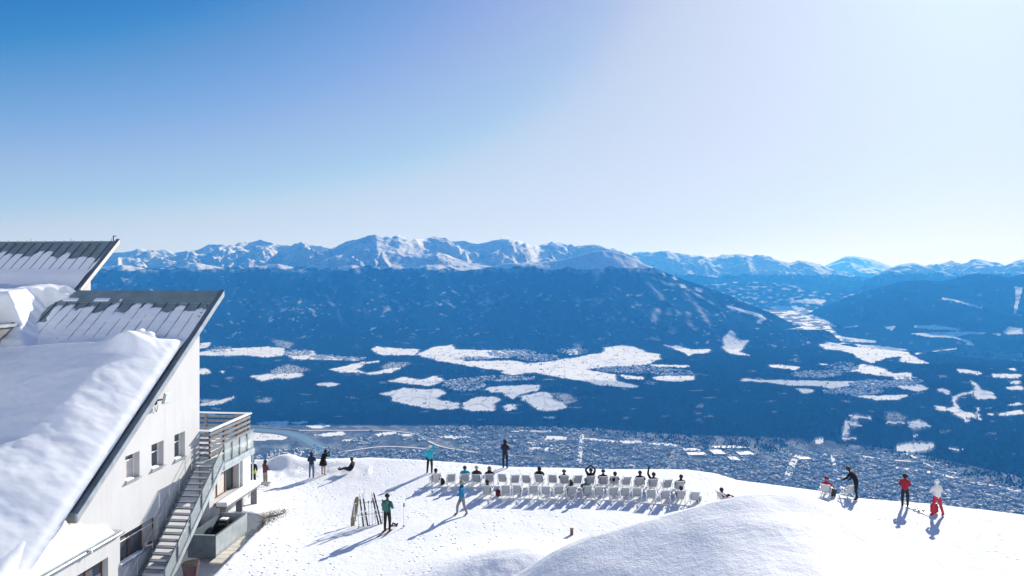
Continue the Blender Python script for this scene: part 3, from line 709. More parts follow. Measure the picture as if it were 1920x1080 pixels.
gu = np.arange(-260, 2181, 4.0)
gd = np.concatenate([1 / np.linspace(1 / 9.0, 1 / 62.0, 460), np.geomspace(63, 2050, 40)])
GU, GD = np.meshgrid(gu, gd); GX = (GU - CU) / F * GD; GZv = gz(GX, GD)
GZv = np.maximum(np.where(GD > 62, np.minimum(GZv, -8), GZv), -1330.0)
def snow_material(name, rough_scale=1.6, bump=0.35, dirt=True):
    M = NM(name); p = M.pos()
    n1 = M.noise(0.35, 4, 0.55, p); n2 = M.noise(rough_scale * 3, 5, 0.65, p); n3 = M.noise(14.0, 3, 0.6, p)
    c = M.mix(M.rng(n1, 0.3, 0.7), (0.80, 0.83, 0.87), (0.85, 0.875, 0.905))
    c = M.mix(M.rng(n2, 0.35, 0.62, 0.30, 0.0), c, (0.70, 0.74, 0.80))
    h = M.math('ADD', M.math('MULTIPLY', n2, 0.7), M.math('MULTIPLY', n3, 0.3))
    if dirt:
        vo = M.n('ShaderNodeTexVoronoi', inp={'Scale': 2.6}); M.l(p, vo.inputs['Vector'])
        foot = M.math('MULTIPLY', M.rng(vo.outputs['Distance'], 0.08, 0.26, -1.6, 0.0, True), M.rng(M.noise(0.22, 3, 0.6, p), 0.44, 0.58))
        sep = M.n('ShaderNodeSeparateXYZ'); M.l(p, sep.inputs[0])
        h = M.math('ADD', h, M.math('MULTIPLY', foot, M.rng(sep.outputs[2], 0.5, 1.4, 1.0, 0.0)))
    M.bump(h, bump, 0.10)
    return M.set(c, 0.75, spec=0.04)
terrace_snow = snow_material('trodden_snow', 1.2, 0.6)
drift_snow = snow_material('drift_snow', 0.5, 0.07, False)
bX, bY = np.meshgrid(np.linspace(-1500, 1500, 160), np.concatenate([np.linspace(9.0, -30, 14), np.linspace(-40, -1150, 110)]))
bZ = np.where(bY > -18, 0.0, (-18 - bY) * 0.60) + 18 * fbm(bX / 160, bY / 160, 4) * sstep(-20, -150, bY) + 0.1 * fbm(bX / 9, bY / 9, 3)
bZ = np.where(bY > -1, np.where(np.abs(bX) > 8, bZ, -0.35), bZ)
tag(link('snow_slope', mesh_np('snow_slope', np.stack([bX, bY, bZ - 0.02], -1).reshape(-1, 3), grid_faces(*bX.shape)[:, ::-1]), terrace_snow), kind='structure')
ground = tag(link('snow_terrace', mesh_np('snow_terrace', np.stack([GX, GD, GZv], -1).reshape(-1, 3), grid_faces(*GX.shape)), terrace_snow), kind='structure')

# ================================================================== mesh builder for hard things
class MB:
    def __init__(s): s.v = []; s.f = []; s.m = []; s.mats = []
    def mi(s, mat):
        if mat not in s.mats: s.mats.append(mat)
        return s.mats.index(mat)
    def box(s, c, size, mat=None, R=None):
        cx, cy, cz = c; a, b, h = size[0] / 2, size[1] / 2, size[2] / 2; o = len(s.v)
        for z in (-h, h):
            for x, y in ((-a, -b), (a, -b), (a, b), (-a, b)):
                p = Vector((x, y, z))
                if R is not None: p = R @ p
                s.v.append((cx + p.x, cy + p.y, cz + p.z))
        for q in ((0,3,2,1),(4,5,6,7),(0,1,5,4),(1,2,6,5),(2,3,7,6),(3,0,4,7)): s.f.append(tuple(o + k for k in q)); s.m.append(s.mi(mat))
        return s
    def span(s, x0, x1, y0, y1, z0, z1, mat=None): return s.box(((x0+x1)/2, (y0+y1)/2, (z0+z1)/2), (x1-x0, y1-y0, z1-z0), mat)
    def bar(s, a, b, w, h, mat=None, up=(0, 0, 1)):
        a, b = Vector(a), Vector(b); d = b - a; L = d.length; y = d.normalized(); up = Vector(up)
        x = y.cross(up)
        if x.length < 1e-5: x = y.cross(Vector((1, 0, 0)))
        x.normalize(); z = x.cross(y)
        R = Matrix((x, y, z)).transposed()
        return s.box((a + b) / 2, (w, L, h), mat, R)
    def tube(s, pts, r, n=8, mat=None, cap=True):
        pts = [Vector(p) for p in pts]; rs = r if isinstance(r, (list, tuple)) else [r] * len(pts); rings = []
        for i, p in enumerate(pts):
            d = (pts[min(i + 1, len(pts) - 1)] - pts[max(i - 1, 0)]).normalized()
            a = d.cross(Vector((0, 0, 1)))
            if a.length < 1e-3: a = d.cross(Vector((1, 0, 0)))
            a.normalize(); b = d.cross(a); o = len(s.v)
            for k in range(n):
                t = 2 * math.pi * k / n; s.v.append(tuple(p + (a * math.cos(t) + b * math.sin(t)) * rs[i]))
            rings.append(o)
        for i in range(len(rings) - 1):
            for k in range(n):
                s.f.append((rings[i] + k, rings[i] + (k+1) % n, rings[i+1] + (k+1) % n, rings[i+1] + k)); s.m.append(s.mi(mat))
        if cap:
            s.f.append(tuple(rings[0] + k for k in range(n))[::-1]); s.m.append(s.mi(mat)); s.f.append(tuple(rings[-1] + k for k in range(n))); s.m.append(s.mi(mat))
        return s
    def poly(s, pts, mat=None):
        o = len(s.v); s.v += [tuple(p) for p in pts]; s.f.append(tuple(range(o, o + len(pts)))); s.m.append(s.mi(mat)); return s
    def prism(s, poly, axis, lo, hi, mat=None):
        "extrude a 2-D polygon along x ('x': poly in y,z), y ('y': x,z) or z"
        o = len(s.v); n = len(poly)
        for t in (lo, hi):
            for a, b in poly: s.v.append((t, a, b) if axis == 'x' else (a, t, b) if axis == 'y' else (a, b, t))
        s.f.append(tuple(range(o, o + n))[::-1]); s.m.append(s.mi(mat)); s.f.append(tuple(range(o + n, o + 2 * n))); s.m.append(s.mi(mat))
        for k in range(n): s.f.append((o + k, o + (k+1) % n, o + n + (k+1) % n, o + n + k)); s.m.append(s.mi(mat))
        return s
    def mesh(s, name, smooth=False, bevel=0.0, fix=True):
        me = bpy.data.meshes.new(name); me.from_pydata(s.v, [], s.f)
        for m in s.mats:
            if m is not None: me.materials.append(m)
        me.polygons.foreach_set('material_index', s.m)
        bm = bmesh.new(); bm.from_mesh(me)
        if fix: bmesh.ops.recalc_face_normals(bm, faces=bm.faces[:])
        if bevel > 0: bmesh.ops.bevel(bm, geom=bm.edges[:], offset=bevel, segments=1, affect='EDGES', clamp_overlap=True)
        bm.to_mesh(me); bm.free()
        if smooth: me.polygons.foreach_set('use_smooth', [True] * len(me.polygons))
        me.update(); return me
    def build(s, name, mat=None, parent=None, smooth=False, bevel=0.0):
        me = s.mesh(name, smooth, bevel)
        return link(name, me, [mat] if mat is not None else [], parent)

def flat_mat(name, c, rough=0.6, metal=0.0, var=0.15, scale=3.0, spec=0.4, bump=0.0):
    M = NM(name); n = M.noise(scale, 4, 0.6, M.obj())
    col = M.mix(M.rng(n, 0.3, 0.7), tuple(x * (1 - var) for x in c), tuple(min(1, x * (1 + var)) for x in c))
    if bump: M.bump(n, bump, 0.02)
    return M.set(col, rough, metal, spec)
m_plaster = NM('lodge_plaster'); _n = m_plaster.noise(0.5, 5, 0.6, m_plaster.obj()); _n2 = m_plaster.noise(40, 2, 0.5, m_plaster.obj())
m_plaster.bump(_n2, 0.25, 0.02); _n3 = m_plaster.noise(1.4, 5, 0.7, m_plaster.scale(m_plaster.obj(), (1.0, 1.6, 0.12)))
m_plaster = m_plaster.set(m_plaster.mix(m_plaster.rng(_n3, 0.52, 0.75, 0.0, 0.5), m_plaster.mix(m_plaster.rng(_n, 0.35, 0.75), (0.585, 0.595, 0.61), (0.53, 0.54, 0.555)), (0.42, 0.43, 0.44)), 0.85, spec=0.15)
m_roof = flat_mat('roof_sheet_metal', (0.21, 0.28, 0.29), 0.55, 0.15, 0.2, 1.2)
m_zinc = flat_mat('zinc_trim', (0.42, 0.47, 0.51), 0.42, 0.55, 0.2, 2.0)
m_zincd = flat_mat('dark_zinc_edge', (0.16, 0.20, 0.23), 0.5, 0.4, 0.2, 2.0)
m_soffit = flat_mat('brown_soffit', (0.30, 0.22, 0.16), 0.7)
m_galv = flat_mat('galvanised_steel', (0.48, 0.54, 0.57), 0.45, 0.35, 0.15, 2.5)
m_galvd = flat_mat('weathered_steel', (0.15, 0.19, 0.22), 0.5, 0.35, 0.2, 2.5)
m_brown = flat_mat('brown_window_frame', (0.13, 0.075, 0.055), 0.55, var=0.25, scale=6)
m_white = flat_mat('white_paint', (0.80, 0.80, 0.80), 0.5, var=0.04)
m_grey = flat_mat('grey_slats', (0.21, 0.21, 0.22), 0.7, var=0.25, scale=5)
m_pane = NM('window_glass').set((0.10, 0.12, 0.135), 0.08, 0.0, 0.7)
m_curt = flat_mat('drawn_blind', (0.55, 0.52, 0.50), 0.9)
m_dark = flat_mat('dark_interior', (0.02, 0.02, 0.022), 0.9)
m_black = flat_mat('black_plastic', (0.015, 0.015, 0.017), 0.5)
m_glass = NM('balustrade_glass'); m_glass.b.inputs['Transmission Weight'].default_value = 0.65
m_glass = m_glass.set((0.80, 0.90, 0.92), 0.05, 0.0, 0.5, IOR=1.02)

# ================================================================== THE LODGE
def lodge_empty(name, off=(0, 0, 0)):
    w = B_C + off[0] * B_N + off[1] * B_D
    return empty(name, (w[0], w[1], off[2]), -B_A)
lodge = tag(lodge_empty('mountain_lodge'), 'white plastered mountain lodge with a steep snow-laden metal roof', 'building')
RS, R0 = 0.755, 10.30           # roof top: z = R0 + RS*y on the local y axis
YT, YE = 1.40, -9.2             # ridge and eave
roof_z = lambda y: R0 + RS * y
TH = 0.30
# gable wall with openings
from mathutils.geometry import tessellate_polygon
WIN = [(-2.19, -1.30, 3.36, 4.60), (-3.97, -3.05, 3.42, 4.58), (-5.78, -4.82, 3.42, 4.54), (-6.12, -3.45, -0.02, 1.24)]
def wall_with_holes(outer, holes, x, depth, mat, name, parent):
    loops = [[Vector((a, b, 0)) for a, b in outer]] + [[Vector((y0, z0, 0)), Vector((y0, z1, 0)), Vector((y1, z1, 0)), Vector((y1, z0, 0))] for y0, y1, z0, z1 in holes]
    tri = tessellate_polygon(loops); pts = [p for l in loops for p in l]
    b = MB(); o = len(b.v); b.v += [(x, p.x, p.y) for p in pts]
    for t in tri: b.f.append(tuple(t)); b.m.append(b.mi(mat))
    for y0, y1, z0, z1 in holes:
        for q in (((y0, z0), (y1, z0)), ((y1, z0), (y1, z1)), ((y1, z1), (y0, z1)), ((y0, z1), (y0, z0))):
            b.poly([(x, *q[0]), (x, *q[1]), (x - depth, *q[1]), (x - depth, *q[0])], mat)
    me = b.mesh(name, fix=False)
    return link(name, me, [mat], parent)
under = lambda y: roof_z(y) - TH - 0.02
wall_with_holes([(-9.0, -2.4), (0.0, -2.4), (0.0, under(0.0)), (-9.0, under(-9.0))], WIN, 0.0, 0.32, m_plaster, 'wall', lodge)
b = MB(); b.poly([(0, 0, -2.4), (-14, 0, -2.4), (-14, 0, under(0)), (0, 0, under(0))], m_plaster)
b.poly([(-14, -9, -2.4), (-14, 0, -2.4), (-14, 0, under(0)), (-14, -9, under(-9))], m_plaster); b.build('back_wall', parent=lodge)
def window(parent, x, y0, y1, z0, z1, n, frame, sill=True, blind=None, rail=None, fw=0.07):
    b = MB(); xf = x - 0.27
    b.span(xf - .05, xf + .02, y0, y0 + fw, z0, z1, frame).span(xf - .05, xf + .02, y1 - fw, y1, z0, z1, frame)
    b.span(xf - .05, xf + .018, y0 + fw, y1 - fw, z1 - fw, z1, frame).span(xf - .05, xf + .018, y0 + fw, y1 - fw, z0, z0 + fw, frame)
    w = b.build('window', parent=parent)
    for k in range(1, n):
        yy = y0 + (y1 - y0) * k / n
        MB().span(xf - .05, xf + .03, yy - .045, yy + .045, z0 + fw, z1 - fw, frame).build('mullion', parent=w)
    for k in range(n):
        ya = y0 + (y1 - y0) * k / n + .05; yb_ = y0 + (y1 - y0) * (k + 1) / n - .05
        MB().span(xf - .035, xf - .02, ya, yb_, z0 + fw, z1 - fw, m_pane).build('pane', parent=w)
        if blind and blind[k]:
            MB().span(xf - .012, xf - .004, ya + .02, yb_ - .02, z0 + fw, z0 + fw + (z1 - z0 - 2 * fw) * blind[k], m_curt).build('blind', parent=w)
    if rail:
        MB().span(xf + .022, xf + .05, y0 + fw, y1 - fw, z0 + (z1 - z0) * rail, z0 + (z1 - z0) * rail + .05, m_white).build('transom', parent=w)
    if sill:
        MB().span(x - .22, x + .09, y0 - .06, y1 + .06, z0 - .05, z0 + .008, m_zinc).build('sill', parent=w)
        MB().span(x - .20, x + .06, y0 + .01, y0 + (y1 - y0) * .55, z0 + .012, z0 + .10, drift_snow).build('sill_snow', parent=w, bevel=.03)
    return w
for (y0, y1, z0, z1), bl, rl in zip(WIN[:3], ([0.0], [0.0], [0.72]), (0.62, 0.60, 0.72)):
    window(lodge, 0.0, y0, y1, z0, z1, 1, m_white, True, bl, rl)
w = window(lodge, 0.0, *WIN[3], 3, m_brown, True, [0, 0, 0.9], 0.7)
# roof slab, verge, ridge cap, seams
sl = math.hypot(1, RS); ny, nz = -RS / sl, 1 / sl      # outward normal of the roof
XV, XL = 0.45, -18.0
b = MB(); b.prism([(YE, roof_z(YE)), (YT, roof_z(YT)), (YT, roof_z(YT) - TH), (YE, roof_z(YE) - TH)], 'x', XL, XV, m_roof)
roof = b.build('roof', parent=lodge)
b = MB(); b.prism([(YE - .1, roof_z(YE - .1) + .06), (YT + .06, roof_z(YT + .06) + .06), (YT + .06, roof_z(YT + .06) - .26), (YE - .1, roof_z(YE - .1) - .26)], 'x', XV + .004, XV + .10, m_zinc); b.build('verge_board', parent=roof)
b = MB(); b.prism([(YE - .1, roof_z(YE - .1) + .10), (YT + .06, roof_z(YT + .06) + .10), (YT + .06, roof_z(YT + .06) + .062), (YE - .1, roof_z(YE - .1) + .062)], 'x', XV - .14, XV + .12, m_zincd); b.build('verge_cap', parent=roof)
b = MB(); b.prism([(YE, roof_z(YE) - TH - .10), (YT, roof_z(YT) - TH - .10), (YT, roof_z(YT) - TH - .003), (YE, roof_z(YE) - TH - .003)], 'x', 0.04, XV - .02, m_soffit); b.build('soffit', parent=roof)
b = MB(); b.prism([(YT - .75, roof_z(YT - .75) + .035), (YT + .05, roof_z(YT + .05) + .05), (YT + .12, roof_z(YT) - .2), (YT + .08, roof_z(YT) - .2), (YT + .02, roof_z(YT) + .012), (YT - .75, roof_z(YT - .75) + .012)], 'x', XL, XV - .15, m_roof); b.build('ridge_cap', parent=roof)
seam_me = None
for k in range(26):
    xs = -0.30 - k * 0.62
    if seam_me is None:
        b = MB(); b.prism([(YE + .1, roof_z(YE + .1) + .003), (YT - .78, roof_z(YT - .78) + .003), (YT - .78, roof_z(YT - .78) + .085), (YE + .1, roof_z(YE + .1) + .085)], 'x', -0.013, 0.013, m_zincd); seam_me = b.mesh('seam')
    o = link('seam', seam_me, [], roof); o.location = (xs, 0, 0)
for k in range(4):
    y = YT - 0.95 - k * .22
    MB().box((0.10, y, roof_z(y) + .05), (.10, .10, .06), m_zincd).build('snow_guard', parent=roof)

# ---- snow on the big roof (a sheet laid on the slope, thick drift below)
def roof_snow():
    s = np.linspace(XL, XV - .16, 230); y = np.linspace(YT + .02, YE - 3.6, 320)
    S, Yq = np.meshgrid(s, y); t = (YT - Yq) * sl
    n = fbm(S / 1.1 + 3, t / 0.9, 4); fine = fbm(S / .35, t / .35, 3)
    # bare sheet metal along the ridge, tongues of snow between the seams
    ph = (S + 0.30) / 0.62; fr = ph - np.floor(ph); rnd = perlin(np.floor(ph) * 1.73 + 4.2, np.floor(ph) * 0.61)
    tongue = np.sin(fr * math.pi) ** 0.6
    start = 1.45 - 0.30 * tongue * (0.4 + 2.4 * rnd) - 0.5 * n - 0.22 * fine
    th = (0.078 + 0.035 * n + 0.02 * fine) * sstep(0, 0.10, t - start) - 0.02
    th = th + 0.07 * sstep(0.25, 0.75, t) * sstep(0.95, 0.75, t) * sstep(0.15, 0.4, fbm(S / 0.9 + 9, t * 0 + 2.0, 3) + 0.35 * sstep(-3, -7, S)) * 1.2
    th = th + (0.10 * sstep(3.4, 4.6, t + 0.4 * n))
    # the drift
    edge = np.interp(t, [3.6, 4.4, 6, 8, 10, 12, 14, 18], [-1.4, -1.7, -2.6, -3.6, -4.6, -5.4, -5.8, -6.0])
    vq = np.interp(t + 0.10 * np.minimum(S, 0), [0, 3.8, 4.3, 5.0, 7, 9, 11, 13, 15, 18], [0, 0, .50, 1.15, 1.40, 1.50, 1.65, 2.3, 2.6, 2.0])
    edge = XV - np.maximum(vq / 0.66, .6) * (1 + 0.16 * fbm(S / 3.0, t / 2.0 + 4, 3))
    qb = np.clip(((XV - S) / np.maximum(XV - edge, .1) - 0.06) / 0.94, 0, 1); body = qb * (1.28 - 0.28 * qb * qb)
    nl = fbm(S / 4.0 + 1.5, t / 3.2, 3); drift = vq * (0.06 + 0.94 * body) * (1 + 0.05 * nl)
    th = th + np.where(t > 3.6, drift * sstep(0.0, 0.25, XV - .16 - S + .02), 0)
    # a clean broken lip on the right, where a slab slid off
    lip = np.exp(-((S + 1.45) / 0.75) ** 2) * sstep(4.35, 4.75, t + .35 * fbm(S / .4, t / .4, 3) - 0.22 * (S + 1.4)) * sstep(6.2, 4.9, t)
    th = th + 0.55 * lip
    lip2 = np.exp(-((S + 3.2) / 1.3) ** 2) * np.exp(-((t - 4.5 - 0.25 * (S + 3)) / .30) ** 2); th = th + 0.22 * lip2
    # the cornice around the roof light on the left
    sb_ = np.interp(t, [-0.2, 0.5, 1.3, 2.2, 3.6, 5.6, 6.5], [-7.7, -7.9, -8.7, -8.6, -7.6, -6.2, -6.0]) + 0.25 * fbm(S / .9 + 5, t / .9, 3)
    corn = sstep(0.0, 0.60, sb_ - S) * sstep(6.1, 4.6, t) * (0.50 + 0.15 * n + 0.58 * np.clip(t, 0, 2.3) * sstep(3.6, 2.4, t) + 0.25 * sstep(2.2, 3.2, t))
    gap = sstep(0.0, 0.12, S - sb_) * sstep(0.50, 0.30, S - sb_) * sstep(0.9, 1.2, t) * sstep(2.6, 2.2, t)
    th = th * (1 - sstep(-.2, .3, sb_ - S)) + np.maximum(corn, th * sstep(-.2, .3, sb_ - S)) - 0.25 * gap
    # ripples blown across the shaded part
    th = th + 0.014 * sstep(5, 7, t) * np.sin(t * 1.0 + S * 0.7 + 3 * nl) * body 
    th = np.where((t < start - .05) & (corn < .05), np.minimum(th, -0.015 + 0.10 * (th > 0.03)), th)
    ramp = np.clip((YE - Yq) / 3.6, 0, 1)
    px = S; py = Yq + ny * th; pz = roof_z(Yq) + nz * th
    # below the eave the drift slumps on to the low bay roof
    pz = np.where(Yq < YE, np.maximum(pz, 1.95 + 0.25 * (1 - ramp) + .15 * n * (1 - ramp)), pz)
    return mesh_np('roof_snow', np.stack([px, py, pz], -1).reshape(-1, 3), grid_faces(*S.shape)[:, ::-1])
rs = link('roof_snow', roof_snow(), drift_snow); rs.location = lodge.location; rs.rotation_euler = lodge.rotation_euler
tag(rs, 'deep wind-blown snow drift lying on the lodge roof', 'snow', kind='stuff')

# ---- low bay with gutter in the near left corner
b = MB(); b.span(-14, 0.36, -16, -6.75, -2.4, 1.62, m_plaster); bay_holes = None
wall_with_holes([(-16, -2.4), (-6.75, -2.4), (-6.75, 1.60), (-16, 1.60)], [(-9.2, -7.35, -0.6, 0.92)], 0.36, 0.30, m_plaster, 'bay_wall', lodge)
b = MB(); b.poly([(0.36, -6.75, -2.4), (-3, -6.75, -2.4), (-3, -6.75, 1.6), (0.36, -6.75, 1.6)], m_plaster); b.build('bay_end_wall', parent=lodge)
window(lodge, 0.36, -9.2, -7.35, -0.6, 0.92, 2, m_brown, False, [0.0, 0.6])
b = MB(); b.span(-14, 0.42, -16, -6.70, 1.60, 1.72, m_zincd); bay_roof = b.build('bay_roof', parent=lodge)
gpts = [(0.50 + .085 * math.cos(a), 1.68 + .085 * math.sin(a)) for a in np.linspace(math.pi, 2 * math.pi, 8)]
b = MB(); b.prism(gpts + [(0.50 + .065 * math.cos(a), 1.68 + .065 * math.sin(a)) for a in np.linspace(2 * math.pi, math.pi, 8)], 'y', -16, -6.62, m_zinc); gut = b.build('gutter', parent=bay_roof)
b = MB(); b.prism([(-.2, 1.735), (.425, 1.735), (.425, 1.70), (-.2, 1.70)], 'y', -16, -6.60, m_zinc); b.build('drip_edge', parent=bay_roof)
for k in range(3): MB().span(.40, .60, -8.6 - k * 2.4, -8.55 - k * 2.4, 1.585, 1.70, m_white).build('gutter_bracket', parent=gut)
def bay_snow():
    s = np.linspace(-9, 0.34, 110); y = np.linspace(-6.9, -16, 120); S, Yq = np.meshgrid(s, y)
    n = fbm(S / 1.6, Yq / 1.6, 4)
    e = np.minimum((0.34 - S) / 0.4, (-6.9 - Yq) / 0.35); e = np.clip(e, 0, 1); r = 1 - (1 - e) ** 2
    shade = sstep(-4.2, -3.2, S - 0.55 * (Yq + 11.5) + 0.5 * n)
    z = 1.73 + r * (0.30 + 0.08 * n + 0.72 * np.clip(0.2 - S, 0, 1.9) * sstep(-13.5, -9.0, Yq) + 1.05 * sstep(-7.1, -8.9, Yq) * sstep(-13.0, -9.5, Yq) * sstep(0.3, -.25, S) + 0.10 * np.clip(-S, 0, 6)) - (1 - shade) * 0.9 * r
    return mesh_np('bay_roof_snow', np.stack([S, Yq, np.maximum(z, 1.728)], -1).reshape(-1, 3), grid_faces(*S.shape)[:, ::-1])
o = link('bay_roof_snow', bay_snow(), drift_snow); o.location = lodge.location; o.rotation_euler = lodge.rotation_euler
tag(o, 'smooth thick snow cushion above the gutter of the low bay', 'snow', kind='stuff')

# ---- rear wing with the second roof
rear = tag(lodge_empty('rear_wing', (-8.0, 1.88, 0)), 'rear wing of the lodge with a second snowy metal roof rising behind the first', 'building')
R2 = lambda y: 11.56 + 0.883 * y
Y2 = 3.08; s2 = math.hypot(1, .883)
b = MB(); b.prism([(-1.2, R2(-1.2)), (Y2, R2(Y2)), (Y2, R2(Y2) - .28), (-1.2, R2(-1.2) - .28)], 'x', -16, 0, m_roof); roof2 = b.build('roof', parent=rear)
b = MB(); b.prism([(-.05, R2(-.05) + .05), (Y2 + .05, R2(Y2 + .05) + .05), (Y2 + .05, R2(Y2 + .05) - .22), (-.05, R2(-.05) - .22)], 'x', .004, .10, flat_mat('bare_verge', (0.62, 0.58, 0.55), 0.6)); b.build('verge_board', parent=roof2)
b = MB(); b.prism([(.0, R2(0) - .40), (Y2, R2(Y2) - .40), (Y2, R2(Y2) - .283), (0, R2(0) - .283)], 'x', -.33, -.02, m_soffit); b.build('soffit', parent=roof2)
b = MB(); b.prism([(-.05, R2(-.05) + .09), (Y2 + .05, R2(Y2 + .05) + .09), (Y2 + .05, R2(Y2 + .05) + .052), (-.05, R2(-.05) + .052)], 'x', -.10, .12, m_zincd); b.build('verge_cap', parent=roof2)
b = MB(); b.prism([(-2, 0), (1.3, 0), (1.3, R2(1.3) - .42), (-2, R2(-2) - .42)], 'x', -15.5, -.35, m_plaster); b.build('wall', parent=rear)
for k in range(24):
    b = MB(); b.prism([(-.9, R2(-.9) + .003), (Y2 - .05, R2(Y2 - .05) + .003), (Y2 - .05, R2(Y2 - .05) + .09), (-.9, R2(-.9) + .09)], 'x', -.02, .02, m_zincd) if k == 0 else b
    if k == 0: sm2 = b.mesh('seam')
    o = link('seam', sm2, [], roof2); o.location = (-.35 - k * .6, 0, 0)
for k in range(5): MB().tube([(-.35 - k * 2.6, Y2 - .02, R2(Y2) + .02), (-.35 - k * 2.6, Y2 - .02, R2(Y2) + .16)], .015, 5, m_zincd).build('ridge_pin', parent=roof2)
MB().tube([(-.25, Y2, R2(Y2)), (-.25, Y2, R2(Y2) + .28)], .03, 6, m_black).box((-.18, Y2, R2(Y2) + .30), (.20, .06, .05), m_black).build('lightning_rod', parent=roof2)
def rear_snow():
    s = np.linspace(-15.9, -.14, 200); y = np.linspace(Y2 - .25, -1.3, 130); S, Yq = np.meshgrid(s, y); t = (Y2 - Yq) * s2
    n = fbm(S / 1.2 + 31, t / 1.0, 4); ph = (S + .35) / .6; fr = ph - np.floor(ph); rnd = perlin(np.floor(ph) * 1.3 + 9.2, np.floor(ph) * .7)
    start = 1.30 - .32 * np.sin(fr * math.pi) ** .6 * (.4 + 2.2 * rnd) - .55 * n - .2 * fbm(S / .35, t / .35, 3) + 0.5 * sstep(-1.3, -.5, S)
    th = .075 * sstep(0, .12, t - start) - .02 + .07 * sstep(2.4, 3.2, t)
    hole = sstep(.05, .0, np.abs(t - 1.9 - .1 * n) - .16) * sstep(-9.8, -9.6, S) * sstep(-7.2, -7.5, S); th = th - .12 * hole
    return mesh_np('rear_roof_snow', np.stack([S, Yq - .883 / s2 * th, R2(Yq) + th / s2], -1).reshape(-1, 3), grid_faces(*S.shape)[:, ::-1])
o = link('rear_roof_snow', rear_snow(), drift_snow); o.location = rear.location; o.rotation_euler = rear.rotation_euler
tag(o, 'thin snow cover on the rear roof leaving its ridge bare', 'snow', kind='stuff')

# ---- rooflight (dormer box) at the left edge and the overhanging cornice on it
dorm = tag(lodge_empty('roof_light', (-8.45, -1.75, 0)), 'grey glazed roof light box poking out of the snow at the left edge', 'roof light')
m_clad = flat_mat('weathered_cladding', (0.17, 0.18, 0.18), 0.8, var=.35, scale=2)
MB().span(-3.8, 0.0, -5.2, .0, 5.5, 9.75, m_clad).build('box', parent=dorm)
MB().span(-3.9, 0.10, -5.3, .10, 9.752, 9.90, m_zinc).build('rim', parent=dorm)
MB().span(-3.7, -.14, -5.1, -.10, 9.902, 9.95, m_pane).build('pane', parent=dorm)
for k in range(3): MB().span(-3.7, -.14, -4.0 + k * 1.4, -3.93 + k * 1.4, 9.952, 9.99, m_zincd).build('glazing_bar', parent=dorm)
def blob(name, c, r, seed, amp=.35, nu=48, nv=28, flat=0.5, label=''):
    th = np.linspace(0, 2 * math.pi, nu, endpoint=False); ph = np.linspace(0.02, math.pi - .02, nv); T_, Pp = np.meshgrid(th, ph)
    d = np.stack([np.cos(T_) * np.sin(Pp), np.sin(T_) * np.sin(Pp), np.cos(Pp)], -1)
    k = 1 + amp * fbm(d[..., 0] * 1.4 + seed, d[..., 1] * 1.4 + d[..., 2] * 1.9 + seed, 4)
    p = d * k[..., None] * np.array(r); p[..., 2] = np.where(p[..., 2] < 0, p[..., 2] * flat, p[..., 2])
    f = []
    for i in range(nv - 1):
        for j in range(nu): f.append((i * nu + j, (i + 1) * nu + j, (i + 1) * nu + (j + 1) % nu, i * nu + (j + 1) % nu))
    o = link(name, mesh_np(name, p.reshape(-1, 3), np.array(f)), drift_snow)
    w = B_C + c[0] * B_N + c[1] * B_D; o.location = (w[0], w[1], c[2]); o.rotation_euler = (0, 0, -B_A)
    return tag(o, label, 'snow', kind='stuff')
blob('snow_block', (-1.55, -2.35, roof_z(-2.35) + .55), (.75, .55, .55), 7.7, .6, label='broken snow slab standing upright near the roof verge')

# ---- annex with timber balustrade behind the gable corner
annex = tag(lodge_empty('annex'), 'low white annex with a roof terrace behind the gable corner', 'building')
wall_with_holes([(0.05, -1.4), (4.45, -1.4), (4.45, 2.55), (0.05, 2.55)], [(0.55, 3.15, .42, 1.80)], 0.5, .45, m_plaster, 'wall', annex)
b = MB(); b.poly([(.5, 4.45, -2), (-8, 4.45, -2), (-8, 4.45, 2.55), (.5, 4.45, 2.55)], m_plaster); b.build('rear_wall', parent=annex)
b = MB(); b.poly([(.5, .05, -2), (.02, .05, -2), (.02, .05, 2.55), (.5, .05, 2.55)], m_plaster); b.build('front_wall', parent=annex)
b = MB(); b.span(-8, .56, .05, 4.5, 2.552, 2.80, m_white); b.build('terrace_slab', parent=annex)
window(annex, 0.40, 0.55, 3.15, .42, 1.80, 3, m_brown, False, [0.8, 0.85, 0.0], None, .06)
b = MB(); b.span(.42, .62, .5, 3.2, .34, .412, m_grey); b.build('window_ledge', parent=annex)
b = MB(); b.span(.502, .60, 3.4, 4.3, -.02, 2.50, m_white); b.build('white_panel', parent=annex)
MB().tube([(.62, 4.52, 2.6), (.62, 4.52, -.4)], .045, 8, m_galv).build('downpipe', parent=annex)
for k in range(5):
    z = 2.95 + k * .265
    MB().span(.44, .50, .10, 4.5, z, z + .13, m_grey).build('side_slat', parent=annex)
    MB().span(-6.5, .435, 4.44, 4.50, z, z + .13, m_grey).build('rear_slat', parent=annex)
    MB().span(-.35, .435, .10, .16, z, z + .13, m_grey).build('front_slat', parent=annex)
MB().span(.36, .56, .04, 4.56, 4.245, 4.31, m_white).build('side_rail', parent=annex)
MB().span(-6.5, .355, 4.38, 4.56, 4.245, 4.31, m_white).build('rear_rail', parent=annex)
MB().span(-.35, .355, .04, .22, 4.245, 4.31, m_white).build('front_rail', parent=annex)
for y in (.22, 1.6, 3.0, 4.36): MB().span(.37, .435, y, y + .08, 2.802, 4.243, m_dark).build('post', parent=annex)
for x in (-.35, -2.2, -4.2): MB().span(x, x + .4 if x == -.35 else x + .1, 4.36, 4.435, 2.802, 4.243, m_grey).build('post', parent=annex)
b = MB(); b.span(-6.3, .30, .25, 4.3, 2.803, 2.90, drift_snow); b.build('terrace_snow', parent=annex, bevel=.03)

